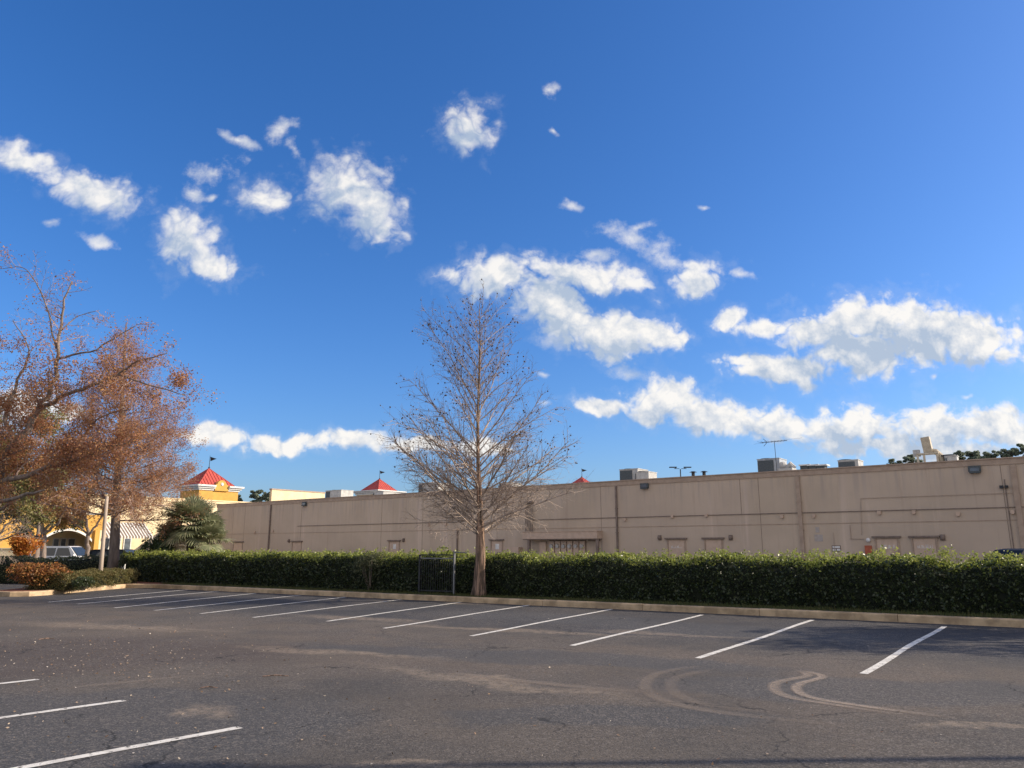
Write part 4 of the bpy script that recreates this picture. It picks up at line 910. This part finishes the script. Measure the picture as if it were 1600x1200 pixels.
# the bare conical cypress in the middle
def bare_cypress():
    rnd = random.Random(42); base = on_plane(749, 928, KA + kn * .62, kn); base.z = .12; top = D(748, 474, base.y)
    t_ = empty('bald_cypress', base, label='bare conical cypress with dark seed balls standing before the long beige wall', cat='tree')
    Hh = top.z - .12; b = MB(); pts = []; rr = []
    for i in range(41):
        f = i / 40; z = .12 + Hh * f; x = base.x + .04 * math.sin(f * 9) + (top.x - base.x) * f; y = base.y + .03 * math.cos(f * 7); pts.append((x, y, z))
        zz = Hh * f; r = .152 * (1 - f) ** .9 * (1.0 if zz > 2 else 1 + .05 * (2 - zz)) + .008; r += .055 * math.exp(-zz / .3); 
        if zz > 2.2: r *= .62 + .15 * (f < .4)
        rr.append(r)
    def wob(f, a): 
        k = math.exp(-f * 7); return 1 + (.05 + .17 * k) * math.sin(a * 5 + f * 6) + .05 * math.sin(a * 9 + f * 20) * k
    b.tube(pts, rr, 20, wob=wob); build(b, 'trunk', M['bark'], t_, smooth_=True)
    prm = [dict(seg=7, wob=.05, up=.012, sides=5, tip=0),
           dict(seg=4, wob=.09, up=.03, sides=3, per_m=6.5, t0=.12, ang=42, ratio=.34, taper=.55, rr=.5, rmin=.006, max=1.25, tip=1),
           dict(seg=3, wob=.12, up=.04, sides=3, per_m=6, t0=.1, ang=42, ratio=.5, taper=.4, rr=.55, rmin=.0042, max=.5, tip=1),
           dict(seg=2, wob=.15, up=.03, sides=3, per_m=4, t0=.2, ang=45, ratio=.6, taper=.3, rr=.6, rmin=.0035, max=.22, tip=0)]
    B = [MB() for _ in prm]; tips = []; nb = 82
    for i in range(nb):
        f = (i + rnd.random() * .8) / nb; f = f ** 1.25; z0 = 1.95 + (Hh - 2.2) * f; az = i * 2.399 + rnd.gauss(0, .3)
        g = 1 - (z0 - 1.95) / (Hh - 1.9); reach = float(np.interp(g, [0, .06, .2, .4, .6, .75, .88, 1], [.30, .85, 1.35, 1.75, 2.1, 2.6, 3.15, 2.8])) * (.72 + .42 * rnd.random())
        if rnd.random() < .12: reach *= .6
        el = R(28 + 22 * min(1, (1 - g) * 1.8) + rnd.gauss(0, 6)); Ln = max(.45, reach / math.cos(el))
        d = Vector((math.cos(az) * math.cos(el), math.sin(az) * math.cos(el), math.sin(el)))
        k = z0 / Hh; grow(B, Vector((base.x + (top.x - base.x) * k, base.y, z0)), d, Ln, .010 + .024 * g * (Ln / 4 + .3), 0, prm, rnd, tips)
    for _ in range(14):                               # drooping thin shoots at the crown base
        az = rnd.random() * 6.28; el = R(rnd.uniform(-8, 14)); d = Vector((math.cos(az) * math.cos(el), math.sin(az) * math.cos(el), math.sin(el)))
        grow(B, Vector((base.x, base.y, rnd.uniform(2.3, 3.3))), d, rnd.uniform(1.3, 2.6), .014, 0, prm, rnd, [])
    build(B[0], 'branches', M['twig'], t_); mm = MB()
    for x in B[1:]: mm.add(x.v, x.f)
    build(mm, 'twigs', M['twig'], t_)
    b = MB()
    up = [t for t in tips if t[2] > 4.2]; rnd.shuffle(up)
    for q in up[:1050]:
        d = math.hypot(q[0] - base.x, q[1] - base.y); lim = 3.0 * max(0, 1 - (q[2] - 2) / (Hh - .6))
        if d > lim * .62 or q[2] > Hh * .75: b.ball((q[0], q[1], q[2] - .02), rnd.uniform(.016, .03), 5, 4)
    build(b, 'seed_balls', M['seed'], t_, kind='stuff')
bare_cypress()

def limb_tree(name, limbs, prm, seed, label, leaf, n_leaf, lsize, bark='bark2', twigm='twig2', per=3.0, Lb=(1.4, 2.6), spread=.16, up=.25, group=None, extra=None, zmin=0, cat='tree', tmin=0.0, leaf_zmax=None):
    """limbs: list of polylines of (px, py, distance, radius); side branches grow from those past the first"""
    rnd = random.Random(seed); rng = np.random.default_rng(seed)
    p0 = D(*limbs[0][0][:3]); base = Vector((p0.x, p0.y, 0.05)); t_ = empty(name, base, label=label, cat=cat, group=group)
    b = MB(); B = [MB() for _ in prm]; tips = []
    for li, lb in enumerate(limbs):
        pts = [D(x, y, z) for x, y, z, r in lb]; rr = [r for *_, r in lb]
        if li == 0: pts = [base.copy()] + ([] if pts[0].z < .3 else pts[:1]) + pts[1:]; rr = [rr[0] * 1.25] + ([] if D(*lb[0][:3]).z < .3 else rr[:1]) + rr[1:]
        ip = catmull(pts, 4); ir = []
        for i in range(len(rr) - 1):
            for j in range(4): ir.append(rr[i] + (rr[i + 1] - rr[i]) * j / 4)
        ir.append(rr[-1]); 
        for i in range(1, len(ip) - 1): ip[i] = ip[i] + Vector((rnd.gauss(0, 1), rnd.gauss(0, 1), rnd.gauss(0, 1))) * min(.05, ir[i] * .5)
        ir = [x * .78 for x in ir]; b.tube(ip, ir, 8, wob=lambda f, a: 1 + .06 * math.sin(a * 3 + f * 30))
        ln = sum((ip[i + 1] - ip[i]).length for i in range(len(ip) - 1)); m = int(ln * per)
        for j in range(m):
            t = (j + rnd.random()) / m
            if li == 0 and t < tmin: continue
            k = min(int(t * (len(ip) - 1)), len(ip) - 2); bp = ip[k].lerp(ip[k + 1], t * (len(ip) - 1) - k); ax = (ip[k + 1] - ip[k]).normalized()
            if bp.z < zmin: continue
            side = perp(ax, rnd); side.z += up; nd = (ax * .55 + side.normalized() * .85).normalized()
            grow(B, bp, nd, rnd.uniform(*Lb) * (1 - .45 * t), max(.010, ir[k] * .4), 0, prm, rnd, tips)
        if li: tips.append(tuple(ip[-1]))
    build(b, 'trunk', M[bark], t_, smooth_=True); mm = MB()
    for x in B: mm.add(x.v, x.f)
    build(mm, 'crown', M[twigm], t_)
    if n_leaf and tips:
        T = np.array(tips); 
        if leaf_zmax is not None:
            keep = rng.random(len(T)) < np.clip(1.15 - (T[:, 2] - leaf_zmax[0]) / (leaf_zmax[1] - leaf_zmax[0]), .07, 1); T = T[keep]
        pw = rng.exponential(size=len(T)) ** 2; idx = rng.choice(len(T), n_leaf, p=pw / pw.sum()); P_ = T[idx] + rng.normal(0, spread, (n_leaf, 3)); P_[:, 2] -= .05
        np_mesh('foliage', leaf_quads(P_, lsize, rng, .6), 4, leaf, t_)
    return t_
PR = lambda a=6, b=7, w_=.12, tips=3, u=.02: [dict(seg=5, wob=w_, up=u, sides=4, tip=1), dict(seg=4, wob=w_ * 1.2, up=0, sides=3, per_m=a, t0=.15, ang=45, ratio=.5, taper=.5, rr=.5, rmin=.006, max=1.0, tip=tips),
                               dict(seg=3, wob=w_ * 1.3, up=-.02, sides=3, per_m=b, t0=.1, ang=45, ratio=.5, taper=.3, rr=.6, rmin=.0045, max=.5, tip=tips)]
# great spreading tree at the left edge: bare above, rusty leaves below
limb_tree('sycamore_tree', [
    [(-45, 930, 25, .26), (-40, 860, 25, .24), (-22, 780, 25, .22), (20, 700, 25, .17), (60, 645, 25, .12), (82, 600, 25, .10), (92, 540, 25, .07), (98, 480, 25, .045), (112, 440, 25, .02)],
    [(62, 640, 25, .11), (110, 615, 24.8, .08), (150, 600, 24.5, .065), (185, 585, 24.3, .05), (215, 565, 24.1, .035), (262, 552, 24, .015)],
    [(185, 585, 24.3, .045), (230, 600, 24.1, .03), (290, 618, 24, .012)],
    [(90, 560, 25, .05), (140, 550, 25.2, .04), (180, 528, 25.3, .03), (215, 507, 25.4, .012)],
    [(88, 545, 25, .045), (80, 510, 25, .035), (70, 470, 24.8, .028), (55, 440, 24.7, .022), (35, 418, 24.6, .016), (0, 420, 24.5, .01)],
    [(92, 520, 25, .03), (120, 495, 25.3, .02), (155, 485, 25.4, .01)],
    [(20, 700, 25, .12), (10, 640, 25.2, .08), (35, 580, 25.3, .05), (45, 545, 25.4, .03), (20, 500, 25.6, .015)],
    [(-15, 760, 25, .13), (60, 735, 24.6, .10), (120, 722, 24.3, .07), (160, 700, 24.1, .05), (220, 690, 24, .02)],
    [(100, 728, 24.4, .06), (130, 680, 24.2, .045), (160, 650, 24.1, .03), (205, 640, 24, .015)],
    [(-22, 770, 25, .12), (-30, 690, 25.3, .09), (-20, 600, 25.6, .06), (-10, 530, 25.8, .03)],
    [(-25, 790, 25, .10), (30, 775, 24, .07), (70, 765, 23.5, .03)],
    ], PR(5, 6, .13), 31, 'tall spreading tree at the left edge, bare on top with rusty leaves below', M['lrust'], 52000, .062, per=4.2, Lb=(.7, 1.55), zmin=3.4, tmin=.3, leaf_zmax=(3.5, 8.5), up=.08)
# rusty cypress behind it
def rusty_cypress(cx_, by, dist, ty, reach0, seed, label, n_leaf):
    rnd = random.Random(seed); rng = np.random.default_rng(seed); base = D(cx_, by, dist); base.z = .1; top = D(cx_ + 20, ty, dist); Hh = top.z
    t_ = empty('rusty_cypress', base, label=label, cat='tree'); b = MB(); 
    b.tube([base.lerp(top, i / 12) for i in range(13)], [.24 * (1 - i / 12.5) + (.1 if i == 0 else 0) + .01 for i in range(13)], 12, wob=lambda f, a: 1 + .08 * math.sin(a * 5 + f * 8)); build(b, 'trunk', M['bark2'], t_, smooth_=True)
    prm = PR(5, 6, .09, 4); B = [MB() for _ in prm]; tips = []
    for i in range(100):
        f = (i / 100) ** 1.1; z0 = 2.8 + (Hh - 3.0) * f; g = 1 - f; az = i * 2.399 + rnd.gauss(0, .3); el = R(12 + 30 * f + rnd.gauss(0, 7)); Ln = max(.5, reach0 * g ** .7 * (.75 + .4 * rnd.random()))
        grow(B, base.lerp(top, z0 / Hh), Vector((math.cos(az) * math.cos(el), math.sin(az) * math.cos(el), math.sin(el))), Ln, .015 + .03 * g, 0, prm, rnd, tips)
    build(B[0], 'branches', M['twig2'], t_); mm = MB(); [mm.add(x.v, x.f) for x in B[1:]]; build(mm, 'crown', M['twig2'], t_)
    T = np.array(tips); keep = rng.random(len(T)) < np.clip(1.45 - T[:, 2] / Hh * 1.0, .3, 1); T = T[keep]
    pw = rng.exponential(size=len(T)) ** 1.8; idx = rng.choice(len(T), n_leaf, p=pw / pw.sum()); P_ = T[idx] + rng.normal(0, .11, (n_leaf, 3)); np_mesh('foliage', leaf_quads(P_, .066, rng, .45), 4, M['lrust'], t_)
rusty_cypress(177, 893, 36.2, 505, 4.3, 77, 'rusty brown cypress with a thick straight trunk behind the leaning post', 100000)
limb_tree('small_brown_tree', [[(57, 880, 44, .24), (57, 850, 44, .2), (50, 838, 44, .15), (35, 815, 44, .10), (20, 790, 44, .05)], [(57, 846, 44, .15), (75, 830, 43.8, .12), (90, 815, 43.5, .08), (105, 790, 43.4, .04)],
    [(57, 840, 44, .12), (62, 800, 44, .09), (60, 765, 44, .05)]], PR(5, 6), 33, 'forked small brown tree standing left of the white van', M['lbrown'], 14000, .11, per=2.6, Lb=(1.1, 1.9), zmin=3.3, tmin=.5)
limb_tree('small_brown_tree', [[(138, 880, 46, .18), (137, 850, 46, .15), (138, 830, 46, .12), (130, 800, 46, .08), (120, 775, 46, .04)], [(138, 838, 46, .10), (150, 822, 45.8, .08), (165, 800, 45.6, .04)], [(138, 834, 46, .08), (118, 820, 46, .06), (100, 800, 46, .03)]],
    PR(5, 6), 34, 'slim brown-leaved tree in front of the yellow arch, right of the white van', M['lbrown'], 9000, .11, per=2.6, Lb=(.8, 1.4), zmin=3.2, tmin=.5, up=.5)
limb_tree('evergreen_tree', [[(68, 880, 52, .25), (68, 840, 52, .22), (60, 800, 52, .15), (50, 760, 52, .08)], [(68, 830, 52, .14), (95, 800, 52, .09), (110, 770, 52, .05)], [(66, 830, 52, .12), (30, 805, 52, .09), (10, 780, 52, .05)], [(62, 805, 52, .1), (75, 770, 51.5, .06), (80, 735, 51, .03)], [(60, 800, 52, .1), (25, 760, 52, .06), (5, 735, 52, .03)]],
    PR(4, 5), 35, 'dark green evergreen tree behind the small brown trees on the left', M['lgreen'], 22000, .17, per=3.2, Lb=(1.4, 2.4), zmin=3.0, tmin=.35)
limb_tree('olive_tree', [[(-25, 900, 31, .2), (-20, 840, 31, .17), (-5, 790, 31, .12), (20, 740, 31, .06), (30, 700, 31, .03)], [(-8, 800, 31, .1), (40, 775, 30.5, .06), (75, 745, 30, .03)], [(-15, 820, 31, .1), (-40, 760, 31, .06), (-45, 700, 31, .03)], [(5, 770, 31, .08), (-10, 700, 31.3, .05), (-15, 640, 31.5, .03)], [(15, 750, 31, .06), (50, 700, 31, .04), (70, 655, 31, .02)]],
    PR(5, 6), 36, 'leafy olive-brown tree at the left edge under the spreading bare branches', M['lolive'], 24000, .095, per=3.2, Lb=(1.1, 1.9), zmin=3.3, tmin=.4)
limb_tree('bare_small_tree', [[(-12, 900, 30, .12), (-10, 860, 30, .10), (-4, 840, 30, .08), (10, 820, 30, .04), (28, 812, 30, .015)], [(-8, 850, 30, .06), (15, 838, 29.8, .04), (40, 832, 29.6, .012)], [(-8, 845, 30, .06), (0, 815, 30, .03), (5, 800, 30, .012)]],
    PR(7, 8, .08, 1), 37, 'small leafless pale tree with fine twigs at the left edge above the hedge', None, 0, .1, twigm='twig', per=6, Lb=(.8, 1.5), zmin=1.6, tmin=.3)
limb_tree('orange_maple', [[(38, 890, 42, .08), (38, 865, 42, .06), (40, 850, 42, .03)], [(38, 866, 42, .04), (50, 850, 42, .02)], [(38, 866, 42, .04), (28, 852, 42, .02)]],
    PR(6, 6), 38, 'small bright orange-leaved tree left of the forked brown trunk', M['lorange'], 4500, .11, per=5, Lb=(.5, .9), zmin=.6, tmin=.3)

# sabal palm
def palm():
    rnd = random.Random(9); rng = np.random.default_rng(9); c = D(300, 822, 36.8); base = Vector((c.x, c.y, .1)); t_ = empty('fan_palm', base, label='bushy grey-green fan palm rising behind the hedge at the corner of the beige wall', cat='palm')
    b = MB(); b.tube([base, base + Vector((.05, 0, 1.2)), Vector((c.x, c.y, c.z))], [.24, .2, .2], 12); build(b, 'trunk', M['bark2'], t_)
    V = []; pb = MB()
    def fan(o, d, up_, size):
        side = d.cross(up_).normalized(); nrm = side.cross(d).normalized(); nl = 26
        for k in range(nl):
            a = R(-105 + 210 * (k + .5) / nl); dd = (d * math.cos(a) + side * math.sin(a)).normalized(); ln = size * (.72 + .28 * math.cos(a * .8)) * (.9 + .2 * rnd.random())
            w_ = dd.cross(nrm).normalized() * (.026 + .014 * size); m1 = o + dd * ln * .45 + nrm * .05 * ln; m2 = o + dd * ln * .78 - Vector((0, 0, .03 * ln)); e = o + dd * ln - Vector((0, 0, .13 * ln * (.3 + 1.4 * rnd.random())))
            V.extend([o - w_ * .3, o + w_ * .3, m1 + w_, m1 - w_]); V.extend([m1 - w_, m1 + w_, m2 + w_ * .7, m2 - w_ * .7]); V.extend([m2 - w_ * .7, m2 + w_ * .7, e + w_ * .1, e - w_ * .1])
    heads = [(c + Vector((0, 0, -.05)), 1.0, 44), (c + Vector((-1.0, .3, -.85)), .8, 22), (c + Vector((.9, -.1, -.75)), .85, 26)]
    for h, sc, nfr in heads:
        for i in range(nfr):
            az = i * 2.399 + rnd.gauss(0, .2); el = R(85 - 118 * (i / nfr) + rnd.gauss(0, 13)); d = Vector((math.cos(az) * math.cos(el), math.sin(az) * math.cos(el), math.sin(el)))
            pl = sc * rnd.uniform(.4, .95); e = h + d * pl; pb.tube([h, e], [.018, .012], 4, False)
            d2 = (d + Vector((0, 0, -.12))).normalized(); upv = Vector((0, 0, 1)) if abs(d2.z) < .9 else Vector((math.cos(az), math.sin(az), 0)); fan(e, d2, upv, sc * rnd.uniform(.8, 1.05))
    build(pb, 'petioles', M['twig'], t_); np_mesh('fronds', [tuple(v) for v in V], 4, M['palm'], t_)
palm()

# far trees over the roof
def far_tree(px, py, dist, rpx, seed, label, leaf='lfar', squash=.6, name='pine_tree'):
    rnd = random.Random(seed); rng = np.random.default_rng(seed); top = D(px, py, dist); r = rpx * dist / F; base = Vector((top.x, top.y, 0)); t_ = empty(name, base, label=label, cat='tree', group='trees far beyond the roof')
    b = MB(); b.tube([base, Vector((top.x, top.y, top.z * .6)), Vector((top.x, top.y, top.z - r * .5))], [.3, .2, .08], 6); 
    P_ = []
    for k in range(26):
        a = rnd.random() * 6.28; q = Vector((top.x + math.cos(a) * r * .85 * rnd.random() ** .6, top.y + math.sin(a) * r * .8 * rnd.random(), top.z - r * squash * (.3 + 2.4 * rnd.random()) )); rr = r * rnd.uniform(.16, .36)
        b.tube([Vector((top.x, top.y, q.z - rr)), q], [.09, .03], 4); v = rng.normal(size=(230, 3)); v /= np.linalg.norm(v, axis=1)[:, None]; v *= rr * rng.random((230, 1)) ** .7; v[:, 2] *= .6; P_.append(v + np.array(q))
    build(b, 'trunk', M['bark2'], t_); np_mesh('crown', leaf_quads(np.concatenate(P_), .34 * dist / 130, rng, .6), 4, M[leaf], t_)
for i, (px, py, rp, lb) in enumerate([(1397, 716, 13, 'lowest leftmost far pine just left of the bushy one'), (1425, 708, 15, 'far bushy green pine immediately left of the exhaust duct'), (1495, 704, 14, 'far pine immediately right of the exhaust duct'), (1522, 704, 16, 'far flat-topped pine, second right of the exhaust duct'),
                             (1548, 704, 15, 'far pine between the flat-topped one and the tallest at the right edge'), (1576, 698, 14, 'tall open far pine with sky showing through near the right edge'), (1600, 691, 18, 'tallest far pine at the right edge of the view')]):
    far_tree(px, py, 135, rp, 60 + i, lb)
far_tree(402, 765, 140, 12, 81, 'rounded far tree left of its twin between tower and cream block', name='far_tree'); far_tree(419, 768, 140, 9, 82, 'smaller far tree hard against the cream block', name='far_tree'); far_tree(370, 772, 140, 9, 83, 'low far tree just right of the yellow tower', name='far_tree')

# trees and a lamp just outside the frame on the right, whose shadows lie on the car park
def shade_tree(x, y, h, r, seed, label):
    rnd = random.Random(seed); rng = np.random.default_rng(seed); base = Vector((x, y, .1)); t_ = empty('shade_tree', base, label=label, cat='tree', group='trees right of the view')
    b = MB(); b.tube([base, base + Vector((.1, 0, h * .45)), base + Vector((0, .1, h * .9))], [.25, .2, .06], 10); P_ = []
    for k in range(26):
        a = rnd.random() * 6.28; q = base + Vector((math.cos(a) * r * rnd.random() ** .5, math.sin(a) * r * rnd.random() ** .5, h * (.5 + .5 * rnd.random()))); b.tube([base + Vector((0, 0, q.z * .55)), q], [.09, .03], 5)
        v = rng.normal(0, 1, (380, 3)); v /= np.linalg.norm(v, axis=1)[:, None]; P_.append(v * .9 * rng.random((380, 1)) ** .4 + np.array(q))
    build(b, 'trunk', M['bark2'], t_); np_mesh('crown', leaf_quads(np.concatenate(P_), .16, rng, .6), 4, M['lgreen'], t_)
shade_tree(19.6, 14.4, 6.0, 2.7, 91, 'full green tree beside the kerb beyond the right edge')
o = empty('lamp_post', (16.0, 7.05, 0), label='tall slim car park lamp standing beyond the right edge', cat='street lamp')
b = MB(); b.tube([(0, 0, 0), (0, 0, 9.0)], [.085, .06], 12); build(b, 'pole', M['dmetal'], o, local=True)
b = MB(); b.box((0, 0, 9.05), (.7, .35, .14)); build(b, 'lamp_head', M['dmetal'], o, local=True)

# ------------------------------------------------------------------ cars
def car(loc, rz, paint, label, L_=4.7, Wd=1.85, Hc=1.75, kind='van'):
    o = empty('parked_' + ('van' if kind == 'van' else 'car'), loc, rz, label=label, cat='van' if kind == 'van' else 'car')
    h = L_ / 2; belt = Hc * .56
    if kind == 'van': lower = [(-h, .35), (-h, belt), (-h + .05, belt + .02), (h - 1.1, belt), (h - .2, belt - .15), (h, .75), (h, .35)]; cab = [(-h + .05, belt), (-h + .18, Hc - .06), (-h + .5, Hc), (h - 2.0, Hc), (h - 1.75, Hc - .05), (h - 1.05, belt)]
    else: lower = [(-h, .35), (-h, belt + .02), (-h + .9, belt + .06), (h - 1.4, belt), (h - .3, belt - .12), (h, .6), (h, .3)]; cab = [(-h + .35, belt + .03), (-h + 1.1, Hc - .06), (-h + 1.5, Hc), (h - 2.3, Hc - .02), (h - 2.0, Hc - .08), (h - 1.25, belt)]
    def loft(b, prof, secs):
        for (w0, s0), (w1, s1) in zip(secs[:-1], secs[1:]): pass
        n = len(prof); V_ = []
        cz = sum(p[1] for p in prof) / n
        for w_, s_ in secs: V_ += [(x * s_, w_, cz + (z - cz) * s_) for x, z in prof]
        fs = [tuple(range(n))[::-1], tuple((len(secs) - 1) * n + i for i in range(n))]
        for k in range(len(secs) - 1): fs += [(k * n + i, k * n + (i + 1) % n, (k + 1) * n + (i + 1) % n, (k + 1) * n + i) for i in range(n)]
        b.add(V_, fs)
    w2 = Wd / 2; b = MB(); loft(b, lower, [(-w2, .975), (-w2 + .06, 1), (w2 - .06, 1), (w2, .975)]); build(b, 'body', paint, o, local=True)
    b = MB(); n = len(cab); V_ = []; 
    for w_, top in ((-1, 0), (1, 0)): V_ += [(x, w_ * (w2 - .05 - .2 * (z - belt) / (Hc - belt)), z) for x, z in cab]
    b.add(V_, [tuple(range(n))[::-1], tuple(range(n, 2 * n))] + [(i, (i + 1) % n, n + (i + 1) % n, n + i) for i in range(n)]); cb = build(b, 'cabin', paint, o, local=True)
    x0, x1 = cab[1][0] + .12, cab[-2][0] - .05; zl, zh = belt + .07, Hc - .13
    for sd_ in (-1, 1):
        for k in range(3):
            a = x0 + (x1 - x0) * k / 3 + .04; c = x0 + (x1 - x0) * (k + 1) / 3 - .04; yb = sd_ * (w2 - .05 - .2 * (zl - belt) / (Hc - belt) + .006); yt = sd_ * (w2 - .05 - .2 * (zh - belt) / (Hc - belt) + .006); c2 = c + (.35 if k == 2 else 0)
            b = MB(); b.extrude([(a, yb, zl), (c2, yb, zl), (c, yt, zh), (a + .03, yt, zh)], (0, 0, 0), (0, sd_ * .01, 0)); build(b, 'window', M['glass'], o, local=True)
    (xa, za), (xb, zb) = cab[-2], cab[-1]
    b = MB(); b.extrude([(xb + .0, -w2 + .17, zb + .06), (xb + .0, w2 - .17, zb + .06), (xa + .03, w2 - .3, za - .03), (xa + .03, -w2 + .3, za - .03)], (.0, 0, 0), (.03, 0, .02)); build(b, 'windscreen', M['glass'], o, local=True)
    for sx_ in (-h + .85, h - .85):
        for sd_ in (-1, 1):
            b = MB(); b.tube([(sx_, sd_ * (w2 - .2), .33), (sx_, sd_ * (w2 + .01), .33)], .33, 18); wh = build(b, 'wheel', M['tyre'], o, local=True)
            b = MB(); b.tube([(sx_, sd_ * (w2 + .011), .33), (sx_, sd_ * (w2 + .025), .33)], .2, 12); build(b, 'rim', M['metal'], wh, local=True)
    for sd_ in (-1, 1):
        b = MB(); b.box((h + .005, sd_ * (w2 - .3), .72), (.04, .35, .16)); build(b, 'headlight', M['wt'], o, local=True)
        b = MB(); b.box((-h - .005, sd_ * (w2 - .15), .85), (.04, .16, .4)); build(b, 'tail_light', M['lampr'], o, local=True)
        b = MB(); b.box((cab[-1][0] - .15, sd_ * (w2 + .1), belt + .12), (.1, .2, .15)); build(b, 'mirror', paint, o, local=True)
    return o
q = D(104, 860, 58); car((q.x, q.y, -.02), R(-3), M['carw'], 'white van parked before the yellow arch, seen over the hedge', 4.9, 1.9, D(104, 853.3, 58).z + .02)
q = D(193, 860, 55); car((q.x, q.y, -.02), R(-6), M['cark'], 'black van parked under the striped awning behind the rusty cypress trunk', 4.4, 1.9, 1.52)
q = D(1622, 862, 29); car((q.x, q.y, 0), R(8), M['cark'], 'black car roof showing above the hedge at the right edge', 4.6, 1.85, D(1640, 857, 29).z, 'car')
# low white wall left of the van
q = D(40, 862, 62); b = MB(); b.box((q.x - 2, q.y, .75), (9.0, .25, 1.5), R(10)); b.box((q.x - 2, q.y, 1.55), (9.2, .35, .1), R(10)); build(b, 'low_wall', M['cream'], origin=(q.x, q.y, 0), label='low cream wall behind the orange tree at far left', cat='wall')
for o in bpy.data.objects:
    if '_o' in o: del o['_o']
